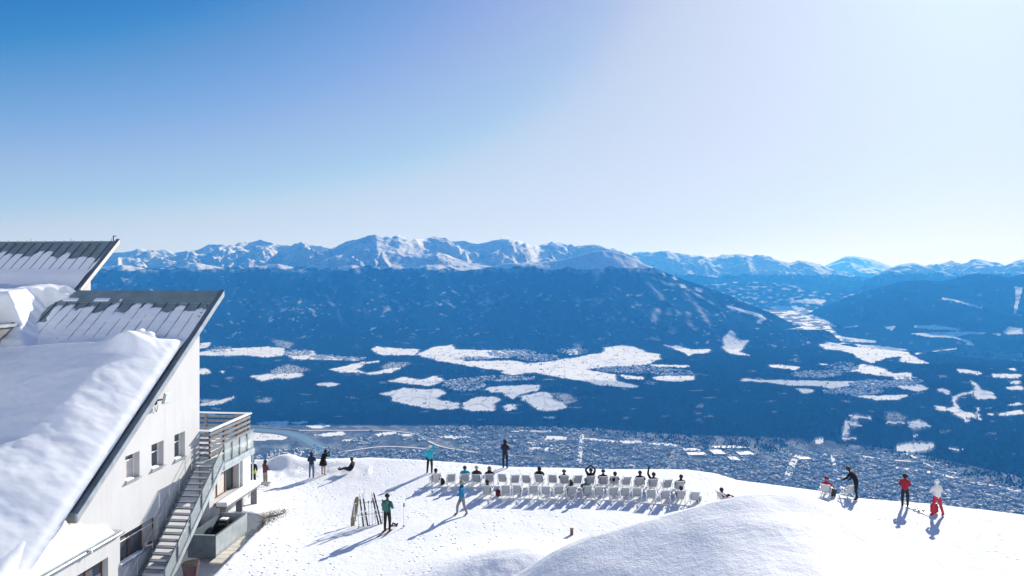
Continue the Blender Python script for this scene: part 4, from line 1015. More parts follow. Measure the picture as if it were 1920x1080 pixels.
# ---- steel staircase with glass balustrade
stair = tag(lodge_empty('steel_staircase'), 'open galvanised steel staircase climbing along the white gable wall', 'staircase')
ys0, zs0, sst = -.62, 2.80, .84
zl = lambda y: zs0 + sst * (y - ys0)
YB = -5.6
for x, w, mt in ((.16, .10, m_galvd), (1.60, .10, m_galv)):
    b = MB(); b.prism([(YB, zl(YB) - .16), (ys0 + .05, zl(ys0 + .05) - .16), (ys0 + .05, zl(ys0 + .05) + .14), (YB, zl(YB) + .14)], 'x', x - w / 2, x + w / 2, mt); b.build('stringer', parent=stair)
NT = 20
for k in range(NT):
    y = ys0 - .12 - k * (abs(YB - ys0) / NT)
    MB().span(.215, 1.545, y - .15, y + .11, zl(y) - .03, zl(y) + .015, m_galvd).build('tread', parent=stair)
    if k % 1 == 0: MB().span(.30, 1.35 - .25 * (k % 3 == 0), y - .13, y + .06, zl(y) + .018, zl(y) + .05, drift_snow).build('tread_snow', parent=stair, bevel=.012)
b = MB(); b.span(.10, 1.66, ys0 + .02, .04, zs0 - .06, zs0 + .02, m_galv); b.build('landing', parent=stair)
b = MB(); b.span(.63, 1.66, .042, 2.6, zs0 - .06, zs0 + .02, m_galv); b.build('landing', parent=stair)
b = MB(); b.span(1.60, 1.68, ys0, 2.6, zs0 - .30, zs0 - .062, m_galv); b.build('edge_beam', parent=stair)
for k in range(5):
    ya = YB + .08 + k * .98; yb_ = ya + .93
    b = MB(); b.prism([(ya, zl(ya) + .20), (yb_, zl(yb_) + .20), (yb_, zl(yb_) + .92), (ya, zl(ya) + .92)], 'x', 1.585, 1.597, m_glass); b.build('glass_panel', parent=stair)
    MB().bar((1.63, ya - .02, zl(ya - .02) - .1), (1.63, ya - .02, zl(ya - .02) + 1.0), .04, .04, m_galvd).build('post', parent=stair)
for k in range(4):
    ya = ys0 + .06 + k * .80
    MB().span(1.585, 1.597, ya + .02, ya + .74, zs0 + .08, zs0 + .95, m_glass).build('glass_panel', parent=stair)
    MB().span(1.61, 1.65, ya - .03, ya + .01, zs0 - .05, zs0 + 1.02, m_galvd).build('post', parent=stair)
MB().tube([(1.63, YB, zl(YB) + 1.0), (1.63, ys0, zl(ys0) + 1.0), (1.63, 2.55, zs0 + 1.0)], .028, 8, m_galvd).build('handrail', parent=stair)
MB().tube([(.16, YB, zl(YB) + .95), (.16, ys0 - .3, zl(ys0 - .3) + .95)], .018, 6, m_galv).build('handrail', parent=stair)
for k in range(5): MB().tube([(.16, YB + .4 + k * 1.05, zl(YB + .4 + k * 1.05) + .1), (.16, YB + .4 + k * 1.05, zl(YB + .4 + k * 1.05) + .95)], .014, 6, m_galv).build('baluster', parent=stair)

# ---- things at the foot of the annex
def local_pt(x, y, z=None):
    w = B_C + x * B_N + y * B_D
    return Vector((w[0], w[1], float(gz(w[0], w[1])) if z is None else z))
bx = tag(lodge_empty('metal_bin', (0, 0, 0)), 'open-topped galvanised sheet metal box beside the staircase foot', 'metal box')
x0, x1, y0, y1, z0, z1 = .95, 2.35, -2.65, .40, -1.05, 0.02
MB().span(x1 - .03, x1, y0, y1, z0, z1, m_galv).build('side_panel', parent=bx)
MB().span(x0, x1 - .031, y0, y0 + .03, z0, z1, m_galvd).build('end_panel', parent=bx)
MB().span(x0, x1 - .031, y1 - .03, y1, z0, z1, m_galv).build('end_panel', parent=bx)
MB().span(x0, x0 + .03, y0 + .031, y1 - .031, z0, z1, m_galvd).build('side_panel', parent=bx)
MB().span(x0 + .031, x1 - .031, y0 + .031, y1 - .031, z0 + .1, z0 + .45, m_dark).build('floor', parent=bx)
MB().span(x1 - .05, x1 + .02, y0 - .02, y1 * .3, z1 + .002, z1 + .04, m_zincd).build('rim', parent=bx)
MB().span(x0, x1 - .052, y0 - .02, y0 + .05, z1 + .002, z1 + .035, m_galv).build('rim', parent=bx)
cr = tag(lodge_empty('drinks_crate', (1.25, -.55, -.6)), 'black plastic crate standing in the open metal box', 'crate')
for z in (0.0, .22, .44): MB().span(0, .5, 0, .45, z, z + .08, m_black).build('rim', parent=cr)
for x in (0, .45):
    for y in (0, .4): MB().span(x, x + .05, y, y + .05, .08, .44, m_black).build('post', parent=cr)
MB().span(.06, .44, .06, .39, .525, .60, drift_snow).build('snow_cap', parent=cr, bevel=.03)
lg = tag(lodge_empty('snowy_bench'), 'long bench under the annex window buried in clean snow', 'bench')
MB().span(.66, 1.22, .45, 4.3, .20, .27, m_grey).build('seat', parent=lg)
MB().span(.64, 1.24, .42, 4.32, .272, .50, drift_snow).build('seat_snow', parent=lg, bevel=.05)
for y in (.6, 2.3, 4.0): MB().span(.75, 1.1, y, y + .08, -1.1, .198, m_grey).build('leg', parent=lg)
tb = GP(491, 922)
table = tag(empty('bistro_table', tb, -B_A + .1), 'small grey folding table at the annex corner', 'table')
MB().box((0, 0, .50), (.95, .60, .03), m_grey).build('top', parent=table)
for x in (-.42, .42):
    for y in (-.25, .25): MB().bar((x, y, -.05), (x * .92, y * .92, .485), .03, .03, m_galv).build('leg', parent=table)
MB().bar((-.4, -.25, .2), (.4, -.25, .2), .025, .025, m_galv).build('stretcher', parent=table)
pl = tag(lodge_empty('wooden_walkway'), 'pale plank walkway along the metal box, half cleared of snow', 'walkway')
for k in range(9):
    MB().span(2.45 + (k % 2) * .01, 3.15, -3.4 + k * .46, -3.4 + k * .46 + .43, -.98, -.90, flat_mat('pale_plank_%d' % k, (.58 + .03 * (k % 3), .55 + .03 * (k % 3), .50 + .03 * (k % 2)), .8, scale=6)).build('plank', parent=pl)
pot = tag(lodge_empty('planter_tub', (1.95, -4.1, -1.45)), 'reddish brown tub at the foot of the staircase', 'tub')
MB().tube([(0, 0, 0), (0, 0, .75)], [.26, .36], 14, flat_mat('terracotta', (.16, .10, .095), .8)).build('body', parent=pot)
MB().tube([(0, 0, .74), (0, 0, .80)], [.39, .39], 14, flat_mat('terracotta_rim', (.12, .08, .08), .8)).build('rim', parent=pot)
MB().tube([(0, 0, .801), (0, 0, .82)], [.33, .33], 12, m_dark).build('soil', parent=pot)
b = MB(); rnd = random.Random(3); pts = []
for k in range(26):
    q = local_pt(3.15 + .30 * math.sin(k * .9) + (k - 8) * .012, -5.4 + k * .33); pts.append((q.x, q.y, q.z + .05 + .03 * rnd.random()))
b.tube(pts, .025, 6, m_black); o = b.build('cable'); tag(o, 'dark cable snaking along the cut edge of the snow by the lodge', 'cable')
def dry_patch():
    rng = np.random.default_rng(9); v = []; f = []
    for k in range(2200):
        a = rng.normal(3.0, .38); c = rng.normal(1.0, .85)
        q = local_pt(a, c); h = rng.uniform(.02, .06); t = rng.uniform(0, 6.28); w = .022; lean = rng.normal(0, .14, 2); o = len(v)
        v += [(q.x - w * math.cos(t), q.y - w * math.sin(t), q.z - .02), (q.x + w * math.cos(t), q.y + w * math.sin(t), q.z - .02), (q.x + lean[0], q.y + lean[1], q.z + h)]; f.append((o, o + 1, o + 2))
    return mesh_np('dry_grass', np.array(v), np.array(f), False)
o = link('dry_grass', dry_patch(), flat_mat('dry_grass', (.22, .19, .15), .9)); tag(o, 'patch of dry brown grass showing through the snow by the walkway', 'grass', kind='stuff')
# ---- floodlight under the verge
fl = tag(lodge_empty('floodlight', (0.0, -3.62, 6.55)), 'grey floodlight mounted on the gable wall just under the roof verge', 'floodlight')
MB().box((.42, .12, .10), (.10, .46, .52), m_galv, Matrix.Rotation(.25, 3, 'Y')).build('housing', parent=fl, bevel=.015)
MB().box((.485, .12, .085), (.012, .38, .42), NM('lamp_glass').set((.65, .72, .74), .1), Matrix.Rotation(.25, 3, 'Y')).build('lens', parent=fl)
MB().bar((0, -.05, 0), (.38, .05, .05), .05, .08, m_galvd).build('bracket', parent=fl)
MB().box((.05, -.12, -.06), (.10, .12, .22), m_black).build('junction_box', parent=fl)
MB().tube([(.06, -.12, -.17), (.08, -.16, -.40), (.06, -.08, -.52), (.05, 0, -.42), (.08, .02, -.2)], .012, 5, m_black).build('cable_loop', parent=fl)
# ================================================================== DECK CHAIRS
m_frame = flat_mat('white_lacquered_wood', (.80, .81, .82), .45, var=.04)
M_ = NM('grey_canvas'); _c = M_.noise(60, 3, .6, M_.obj()); M_.bump(_c, .15, .01)
m_canvas = M_.set(M_.mix(M_.rng(_c, .3, .7), (.33, .36, .40), (.39, .42, .46)), .9, spec=.1)
M_ = NM('pale_canvas'); _c = M_.noise(60, 3, .6, M_.obj())
m_canvas2 = M_.set(M_.mix(M_.rng(_c, .3, .7), (.50, .51, .52), (.58, .59, .60)), .9, spec=.1)
def sling_mesh(mat, sag=.06):
    prof = [(-.44, .86), (-.40, .78), (-.33, .62), (-.24, .45), (-.13, .32), (0.02, .26), (.18, .27), (.34, .34), (.48, .43)]
    b = MB(); n = len(prof); t = .012; W = [-.235, -.12, 0, .12, .235]
    for s_ in (0, 1):
        for i, (y, z) in enumerate(prof):
            for x in W:
                d = -sag * (1 - (x / .235) ** 2) * math.sin(math.pi * i / (n - 1)) * .5
                b.v.append((x, y - d * .5, z + d - s_ * t))
    m = len(W); off = n * m
    for i in range(n - 1):
        for j in range(m - 1):
            a = i * m + j; b.f.append((a, a + 1, a + m + 1, a + m)); b.m.append(b.mi(mat))
            a += off; b.f.append((a, a + m, a + m + 1, a + 1)); b.m.append(b.mi(mat))
        for j, fl_ in ((0, 0), (m - 1, 1)):
            a = i * m + j; q = (a, a + m, a + m + off, a + off); b.f.append(q if not fl_ else q[::-1]); b.m.append(b.mi(mat))
    for i in (0, n - 1):
        for j in range(m - 1):
            a = i * m + j; b.f.append((a, a + off, a + off + 1, a + 1)); b.m.append(b.mi(mat))
    return b.mesh('sling', smooth=True)
CH = []
def chair_parts():
    L = []
    for sx in (-1, 1):
        x = sx * .275
        L.append(('side_rail', MB().bar((x, -.46, .90), (x, .56, .02), .035, .055, m_frame).mesh('side_rail')))
        L.append(('leg_rail', MB().bar((x * .86, -.50, .02), (x * .86, .50, .45), .035, .05, m_frame).mesh('leg_rail')))
        L.append(('armrest', MB().box((sx * .31, -.02, .585), (.07, .62, .025), m_frame).mesh('armrest')))
        L.append(('arm_post', MB().bar((sx * .305, .24, .572), (sx * .29, .20, .34), .03, .03, m_frame).mesh('arm_post')))
        L.append(('arm_post', MB().bar((sx * .305, -.26, .572), (sx * .29, -.30, .12), .03, .03, m_frame).mesh('arm_post')))
    for y, z in ((-.455, .885), (.50, .44), (.53, .05), (-.49, .045)):
        L.append(('crossbar', MB().bar((-.275, y, z), (.275, y, z), .032, .035, m_frame).mesh('crossbar')))
    return L
PARTS = chair_parts(); SL1 = sling_mesh(m_canvas); SL2 = sling_mesh(m_canvas2)
def deck_chair(u, v, label, rz=0.0, sling=None, group='deck chairs lined up on the snow', sc=.88, flat=False):
    p = G(u, v) if flat else GP(u, v); p.z -= .01
    o = tag(empty('deck_chair', p, rz), label, 'deck chair', group); o.scale = (sc, sc, sc)
    for nm, me in PARTS: link(nm, me, [], o)
    link('sling', sling or SL1, [], o)
    CH.append(o); return o

# ================================================================== PEOPLE
_cloth = {}
def cloth(c, kind='cloth'):
    key = (tuple(c), kind)
    if key not in _cloth:
        M = NM('%s_%d' % (kind, len(_cloth))); n = M.noise(9, 4, .6, M.obj()); n2 = M.noise(30, 3, .6, M.obj())
        M.bump(n, .5, .03)
        _cloth[key] = M.set(M.mix(M.rng(n2, .3, .7), tuple(x * .82 for x in c), tuple(min(1, x * 1.12) for x in c)), .8 if kind == 'cloth' else .55, spec=.2)
    return _cloth[key]
SKIN = (.52, .33, .25)
PENDING = []
def skin_body(joints, edges, radii, regions, mats, name, parent, sub=1):
    "queue one continuous surface grown over the joints; finish_bodies() makes the meshes in one go"
    me = bpy.data.meshes.new('bones'); names = list(joints); idx = {n: i for i, n in enumerate(names)}
    me.from_pydata([joints[n] for n in names], [(idx[a], idx[b]) for a, b in edges], [])
    ob = bpy.data.objects.new('bones', me); COL.objects.link(ob)
    md = ob.modifiers.new('skin', 'SKIN'); md.use_smooth_shade = True; md.branch_smoothing = .3
    if not me.skin_vertices: me.skin_vertices.new()
    sv = me.skin_vertices[0].data
    for n in names:
        r = radii[n]; r = r if isinstance(r, tuple) else (r, r); sv[idx[n]].radius = r; sv[idx[n]].use_root = (n == 'pelvis')
    ss = ob.modifiers.new('sub', 'SUBSURF'); ss.levels = sub; ss.render_levels = sub
    PENDING.append((ob, me, joints, edges, radii, regions, mats, name, parent))
def finish_bodies():
    "each face takes the material of its nearest bone"
    dg = bpy.context.evaluated_depsgraph_get()
    outs = [bpy.data.meshes.new_from_object(q[0].evaluated_get(dg)) for q in PENDING]
    for out, (ob, me, joints, edges, radii, regions, mats, name, parent) in zip(outs, PENDING):
        bpy.data.objects.remove(ob); bpy.data.meshes.remove(me)
        P0 = np.array([joints[a] for a, b in edges], float); P1 = np.array([joints[b] for a, b in edges], float); D = P1 - P0; LL = (D ** 2).sum(1)
        reg = np.array([regions(a, b) for a, b in edges]); rb = np.array([(max(radii[a]) if isinstance(radii[a], tuple) else radii[a]) for a, b in edges])
        cen = np.zeros(len(out.polygons) * 3); out.polygons.foreach_get('center', cen); cen = cen.reshape(-1, 3)
        t = np.clip(((cen[:, None] - P0[None]) * D[None]).sum(2) / LL[None], 0, 1)
        dist = np.linalg.norm(cen[:, None] - (P0[None] + t[..., None] * D[None]), axis=2) - rb[None] * .6
        out.materials.clear()
        for m in mats: out.materials.append(m)
        out.polygons.foreach_set('material_index', reg[dist.argmin(1)].astype(np.int32)); out.polygons.foreach_set('use_smooth', [True] * len(out.polygons))
        out.name = name; out.update(); link(name, out, [], parent)

BASE = dict(pelvis=(0, 0, .95), waist=(0, 0, 1.10), chest=(0, 0, 1.32), neck=(0, .01, 1.49), chin=(0, .02, 1.57), head=(0, .03, 1.66), crown=(0, .02, 1.745), nose=(0, .125, 1.645),
    Lsh=(-.19, 0, 1.42), Lel=(-.25, -.02, 1.15), Lwr=(-.24, .10, .92), Rsh=(.19, 0, 1.42), Rel=(.25, -.02, 1.15), Rwr=(.24, .10, .92),
    Lhip=(-.10, 0, .90), Lkn=(-.12, .03, .50), Lan=(-.12, 0, .09), Ltoe=(-.13, .17, .045), Rhip=(.10, 0, .90), Rkn=(.12, .03, .50), Ran=(.12, 0, .09), Rtoe=(.13, .17, .045))
RAD = dict(pelvis=(.17, .125), waist=(.165, .125), chest=(.20, .14), neck=.075, chin=.075, head=.10, crown=.07, nose=.018, Lsh=.085, Rsh=.085, Lel=.068, Rel=.068, Lwr=.048, Rwr=.048,
    Lhip=.105, Rhip=.105, Lkn=.076, Rkn=.076, Lan=.058, Ran=.058, Ltoe=.05, Rtoe=.05)
EDG = [('pelvis', 'waist'), ('waist', 'chest'), ('chest', 'neck'), ('neck', 'chin'), ('chin', 'head'), ('head', 'crown'), ('head', 'nose'), ('chest', 'Lsh'), ('Lsh', 'Lel'), ('Lel', 'Lwr'), ('chest', 'Rsh'), ('Rsh', 'Rel'), ('Rel', 'Rwr'),
    ('pelvis', 'Lhip'), ('Lhip', 'Lkn'), ('Lkn', 'Lan'), ('Lan', 'Ltoe'), ('pelvis', 'Rhip'), ('Rhip', 'Rkn'), ('Rkn', 'Ran'), ('Ran', 'Rtoe')]
def person(pos, rz, label, jacket, trousers, hair=(.03, .02, .018), boots=(.02, .02, .022), gloves=None, pose=None, h=1.75, puff=1.0, hat=None, coat=False, hood=False, group=None, tilt=None):
    j = dict(BASE); j.update(pose or {}); r = dict(RAD); edges = list(EDG)
    for k in ('waist', 'chest', 'pelvis'): r[k] = tuple(x * puff for x in r[k])
    for k in ('Lsh', 'Rsh', 'Lel', 'Rel'): r[k] *= puff
    for s in 'LR':
        w = Vector(j[s + 'wr']); d = (w - Vector(j[s + 'el'])).normalized(); side = Vector((1 if s == 'L' else -1, 0, 0))
        across = d.cross(Vector((0, 1, 0)) if abs(d.y) < .8 else Vector((0, 0, 1))).normalized()
        j[s + 'palm'] = tuple(w + d * .075); r[s + 'palm'] = (.042, .03); edges.append((s + 'wr', s + 'palm'))
        for i, (o_, l_) in enumerate(((-.034, .078), (-.011, .092), (.012, .086), (.034, .068))):
            a = w + d * .10 + across * o_; c = a + d * l_ + Vector((0, .012, -.012))
            j[s + 'f%d' % i] = tuple(a); j[s + 'g%d' % i] = tuple(c); r[s + 'f%d' % i] = .0125; r[s + 'g%d' % i] = .0095
            edges += [(s + 'palm', s + 'f%d' % i), (s + 'f%d' % i, s + 'g%d' % i)]
        a = w + d * .045 - across * .045; j[s + 'th'] = tuple(a + d * .045 - across * .02); r[s + 'th'] = .012; edges.append((s + 'palm', s + 'th'))
    gl = gloves or (.03, .03, .035)
    mats = [cloth(jacket), cloth(trousers), cloth(SKIN, 'skin'), cloth(boots, 'boot'), cloth(gl, 'glove')]
    def reg(a, b):
        if b in ('chin', 'head', 'crown', 'nose'): return 2
        if b[1:] in ('kn', 'an') or (b[1:] == 'hip'): return 1
        if b[1:] == 'toe': return 3
        if b[1:] == 'palm' or b[1:] == 'th' or (len(b) == 3 and b[1] in 'fg'): return 4
        return 0
    low = min(j[s + 'an'][2] for s in 'LR')
    o = tag(empty('person', pos, rz), label, 'person', group); k = h / 1.75; o.scale = (k, k, k)
    if tilt: o.rotation_euler = (tilt, 0, rz)
    body = skin_body(j, edges, r, reg, mats, 'body', o)
    hd = Vector(j['head']); up = (Vector(j['crown']) - Vector(j['chin'])).normalized()
    hc = cloth(hat or hair, 'hat' if hat else 'hair')
    b = MB(); n = 14; ax = up.orthogonal().normalized(); ay = up.cross(ax); cen = hd + up * .012 - Vector((0, .018, 0))
    R = .128 if (hat or hood) else .118
    rings = [(0.62, -.72 if (hood or not hat) else -.25), (.95, -.30 if (hood or not hat) else -.02), (1.0, .15), (.86, .55), (.52, .86), (.12, 1.0)]
    for q, z in rings:
        for i in range(n):
            t = 2 * math.pi * i / n; w = cen + (ax * math.cos(t) + ay * math.sin(t)) * q * R + up * z * R * 1.12
            if z < .1 and w.y > cen.y + .05: w.y = cen.y + .05
            b.v.append(tuple(w))
    for i in range(len(rings) - 1):
        for q in range(n): b.f.append((i * n + q, i * n + (q + 1) % n, (i + 1) * n + (q + 1) % n, (i + 1) * n + q)); b.m.append(b.mi(hc))
    b.f.append(tuple(range((len(rings) - 1) * n, len(rings) * n))); b.m.append(0); b.f.append(tuple(range(n))[::-1]); b.m.append(0)
    b.build('hat' if hat else 'hood' if hood else 'hair', parent=o, smooth=True)
    if hood:
        MB().tube([Vector(j['neck']) + Vector((0, -.05, -.05)), Vector(j['neck']) + Vector((0, -.05, .06))], [.15, .135], 14, cloth(jacket)).build('collar', parent=o, smooth=True)
    if coat:
        pz = Vector(j['pelvis']); MB().tube([pz + Vector((0, 0, .24)), pz + Vector((0, 0, .02)), pz + Vector((0, -.01, -.24))], [.19, .22, .27], 16, cloth(jacket)).build('coat_skirt', parent=o, smooth=True)
    return o
def rest(o, u, v): return o
def stand(u, v, rz, label, jacket, trousers, **kw):
    p = GP(u, v); p.z -= .02
    return person(p, rz, label, jacket, trousers, **kw)

# -- standing and walking
stand(497, 912, -.6, 'person in a maroon jacket and beige trousers standing by the grey table', (.11, .035, .04), (.23, .20, .19), hair=(.045, .015, .012), h=1.66, puff=1.05, hood=True,
      pose=dict(Lel=(-.24, .05, 1.17), Lwr=(-.12, .22, 1.12), Rel=(.24, .05, 1.17), Rwr=(.12, .22, 1.10)))
pb = stand(474, 912, .2, 'person in dark clothes half hidden behind the annex corner', (.012, .016, .03), (.012, .014, .02), h=1.70, pose=dict(Rwr=(.20, .16, .98)))
hp = GP(478, 911); o = tag(empty('helmet', hp + Vector((.02, -.20, .95))), 'yellow-green ski helmet held beside the annex corner', 'helmet')
m_lime = cloth((.42, .55, .04), 'shell')
b = MB(); n = 14
for q, z in ((.98, -.6), (1, -.1), (.92, .4), (.6, .8), (.15, 1)):
    for i in range(n): b.v.append((.15 * q * math.cos(2 * math.pi * i / n), .17 * q * math.sin(2 * math.pi * i / n), .13 * z))
for i in range(4):
    for q in range(n): b.f.append((i * n + q, i * n + (q + 1) % n, (i + 1) * n + (q + 1) % n, (i + 1) * n + q)); b.m.append(b.mi(m_lime))
b.f.append(tuple(range(4 * n, 5 * n))); b.m.append(0); b.build('shell', parent=o, smooth=True)
MB().tube([(-.13, 0, -.08), (-.05, .04, -.2), (.05, .04, -.2), (.13, 0, -.08)], .012, 5, m_black).build('chin_strap', parent=o)
stand(584, 897, .15, 'person in a navy hooded jacket and grey-blue trousers by the snow bank', (.018, .03, .07), (.14, .18, .27), h=1.70, hood=True, hair=(.02, .03, .06),
      pose=dict(Lel=(-.24, .12, 1.16), Lwr=(-.08, .30, 1.28), Rel=(.24, .12, 1.16), Rwr=(.08, .30, 1.28)))
stand(606, 891, -.55, 'person in a black knee-length coat and pale trousers leaning to take a photo', (.010, .010, .012), (.42, .34, .33), h=1.70, coat=True, hair=(.012, .010, .010),
      pose=dict(chest=(0, .10, 1.30), neck=(0, .17, 1.46), chin=(0, .20, 1.53), head=(0, .23, 1.61), crown=(0, .23, 1.70), nose=(0, .325, 1.59), Lsh=(-.19, .12, 1.39), Rsh=(.19, .12, 1.39),
                Lel=(-.22, .32, 1.24), Lwr=(-.07, .48, 1.42), Rel=(.22, .32, 1.24), Rwr=(.07, .48, 1.42)))
# seated on the snow
ps = GP(658, 886)
person(ps + Vector((0, 0, -.86 + .12 - .02)), 1.35, 'person in black sitting on the snow with legs stretched out', (.012, .012, .016), (.02, .03, .06), h=1.72,
       pose=dict(pelvis=(0, -.05, .98), waist=(0, -.10, 1.12), chest=(0, -.12, 1.33), neck=(0, -.08, 1.50), chin=(0, -.06, 1.58), head=(0, -.05, 1.67), crown=(0, -.06, 1.755), nose=(0, .045, 1.655), Lsh=(-.19, -.12, 1.43), Rsh=(.19, -.12, 1.43),
                 Lel=(-.26, .0, 1.20), Lwr=(-.18, .20, 1.12), Rel=(.26, .0, 1.20), Rwr=(.18, .20, 1.12), Lhip=(-.10, .03, .95), Rhip=(.10, .03, .95), Lkn=(-.13, .44, 1.06), Rkn=(.13, .44, 1.04), Lan=(-.12, .82, .92), Ran=(.12, .84, .92), Ltoe=(-.13, .88, 1.08), Rtoe=(.13, .90, 1.08)))
stand(806, 888, .1, 'person in a bright cyan jacket with arms raised to shade the eyes', (.02, .42, .55), (.02, .022, .025), h=1.72, hair=(.35, .28, .22), hat=(.62, .58, .55),
      pose=dict(Lel=(-.36, .03, 1.30), Lwr=(-.26, .06, 1.08), Rel=(.40, .10, 1.58), Rwr=(.16, .16, 1.70), Lkn=(-.14, .02, .5), Lan=(-.17, 0, .09), Ltoe=(-.18, .17, .045)))
stand(947, 878, -.25, 'lone person in dark jacket with a striped scarf standing at the terrace edge', (.022, .022, .035), (.015, .028, .06), h=1.80, hair=(.02, .015, .012), hood=True,
      pose=dict(Lel=(-.24, .10, 1.17), Lwr=(-.06, .26, 1.20), Rel=(.24, .10, 1.17), Rwr=(.06, .26, 1.20)))
stand(866, 966, 1.05, 'person in a bright blue jacket and grey trousers walking on the snow', (.012, .16, .34), (.20, .20, .22), h=1.74, hat=(.30, .22, .12), boots=(.10, .06, .05),
      pose=dict(Lkn=(-.11, .20, .50), Lan=(-.11, .22, .09), Ltoe=(-.12, .39, .045), Rkn=(.11, -.06, .50), Ran=(.11, -.26, .10), Rtoe=(.12, -.10, .045), Lel=(-.25, -.10, 1.17), Lwr=(-.22, -.06, .94), Rel=(.25, .06, 1.17), Rwr=(.20, .24, 1.02)))
sk = stand(726, 997, -.30, 'skier in a green jacket with red boots standing on skis beside the ski rack', (.035, .12, .105), (.018, .018, .022), h=1.80, puff=1.08, boots=(.30, .03, .025), hat=(.02, .02, .022),
      pose=dict(Lel=(-.28, .05, 1.17), Lwr=(-.22, .25, 1.16), Rel=(.26, .02, 1.16), Rwr=(.18, .22, 1.08)))
MB().box((0, -.19, 1.27), (.30, .15, .44), cloth((.05, .15, .135))).build('backpack', parent=sk, bevel=.04)
m_ski = flat_mat('black_ski', (.02, .02, .024), .35); m_skiw = flat_mat('white_ski', (.75, .76, .78), .35)
def ski_mesh(mat, mat2, L=1.66, w=.085):
    b = MB(); n = 12
    for i in range(n + 1):
        t = i / n; y = (t - .5) * L; ww = w * (.75 + .35 * (2 * t - 1) ** 2) / 2 * (1 if 0 < i < n else .45); z = .13 * max(0, (t - .86) / .14) ** 1.6 + .03 * max(0, (.06 - t) / .06)
        b.v += [(-ww, y, z), (ww, y, z), (ww, y, z + .018), (-ww, y, z + .018)]
    for i in range(n):
        o = i * 4; mt = mat if (i // 2) % 3 != 2 else mat2
        for q in ((0, 1, 5, 4), (1, 2, 6, 5), (2, 3, 7, 6), (3, 0, 4, 7)): b.f.append(tuple(o + k for k in q)); b.m.append(b.mi(mt))
    b.f.append((0, 3, 2, 1)); b.m.append(0); o = n * 4; b.f.append((o, o + 1, o + 2, o + 3)); b.m.append(0)
    return b.mesh('ski_blade')
bind_me = MB().box((0, .12, .045), (.075, .12, .05), m_black).mesh('toe_piece'); heel_me = MB().box((0, -.16, .05), (.07, .14, .065), m_black).mesh('heel_piece')
SKI_B = ski_mesh(m_ski, m_skiw); SKI_W = ski_mesh(m_skiw, m_skiw); SKI_D = ski_mesh(m_ski, m_ski)
def ski(me, loc, rot, label, group=None):
    o = tag(empty('ski', loc), label, 'ski', group); o.rotation_euler = rot
    link('blade', me, [], o); link('toe_piece', bind_me, [], o); link('heel_piece', heel_me, [], o); return o
for s, nm in ((-.123, 'left'), (.123, 'right')):
    q = sk.matrix_basis @ Vector((s, .05, 0)); ski(SKI_D, (q.x, q.y, q.z + .012), (0, 0, -.30), 'dark ski under the %s red boot of the green-jacketed skier' % nm, 'skis worn by the green skier')
for s in (-1, 1):
    q = sk.matrix_basis @ Vector((s * .22 - .06, .28, 0)); 
po = GP(757, 989)
pole = tag(empty('ski_pole', po), 'single white ski pole planted upright right of the green skier', 'ski pole')
MB().tube([(0, 0, -.05), (.0, 0, 1.12)], .014, 6, m_skiw).build('shaft', parent=pole)
MB().tube([(0, 0, 1.0), (.01, 0, 1.18)], [.028, .034], 8, m_black).build('grip', parent=pole)
MB().tube([(0, 0, .06), (0, 0, .085)], [.07, .05], 10, m_black).build('basket', parent=pole)
MB().tube([(0, .02, 1.14), (.05, .05, 1.05), (.02, .03, .98)], .008, 5, m_black).build('strap', parent=pole)
gp = GP(741, 985); o = tag(empty('glove', gp + Vector((0, 0, .02)), .6), 'black glove dropped on the snow right of the green skier', 'glove')
b = MB(); b.box((0, 0, .03), (.10, .14, .07), m_black)
b.build('palm', parent=o, bevel=.02)
for k in range(4): MB().box((-.036 + k * .024, .11, .03), (.02, .09 - .01 * abs(k - 1.5), .035), m_black).build('finger', parent=o)
MB().box((.065, .02, .03), (.05, .025, .03), m_black).build('thumb', parent=o)
# lean over the chair
stand(1606, 936, .85, 'person in black leaning forward over an empty deck chair', (.010, .011, .014), (.012, .020, .034), h=1.82, hair=(.05, .03, .022),
      pose=dict(waist=(0, .05, 1.10), chest=(0, .20, 1.29), neck=(0, .32, 1.43), chin=(0, .37, 1.49), head=(0, .42, 1.56), crown=(0, .45, 1.645), nose=(0, .51, 1.52), Lsh=(-.19, .24, 1.37), Rsh=(.19, .24, 1.37),
                Lel=(-.26, .40, 1.14), Lwr=(-.20, .58, 1.00), Rel=(.26, .30, 1.10), Rwr=(.20, .42, .92), Lkn=(-.13, .0, .5), Lan=(-.14, -.08, .09), Ltoe=(-.15, .09, .045), Rkn=(.14, .06, .5), Ran=(.16, .06, .09), Rtoe=(.18, .23, .045)))
kp = stand(1697, 951, -.45, 'person in a red jacket with a black bag across the chest at the right', (.30, .025, .04), (.022, .028, .034), h=1.76, hair=(.02, .015, .015), puff=1.04,
      pose=dict(Lel=(-.25, .10, 1.16), Lwr=(-.06, .26, 1.14), Rel=(.25, .10, 1.16), Rwr=(.06, .26, 1.14)))
MB().box((.10, .17, 1.22), (.22, .12, .42), m_black, Matrix.Rotation(.5, 3, 'Y')).build('shoulder_bag', parent=kp, bevel=.03)
lp = stand(1757, 967, .1, 'person in a white jacket, white helmet and red trousers at the far right', (.72, .72, .70), (.52, .035, .07), h=1.82, puff=1.12, hat=(.80, .80, .80), boots=(.05, .03, .03),
      pose=dict(Lkn=(-.20, .02, .5), Lan=(-.20, .0, .09), Ltoe=(-.22, .16, .045), Rkn=(.22, .04, .5), Ran=(.30, -.05, .09), Rtoe=(.34, .11, .045), Lel=(-.30, .08, 1.17), Lwr=(-.10, .26, 1.18), Rel=(.30, .08, 1.17), Rwr=(.10, .26, 1.18)))
bp = GP(1751, 962); bag = tag(empty('rucksack', bp, .2), 'red rucksack with black sides standing between the red trousered legs', 'rucksack')
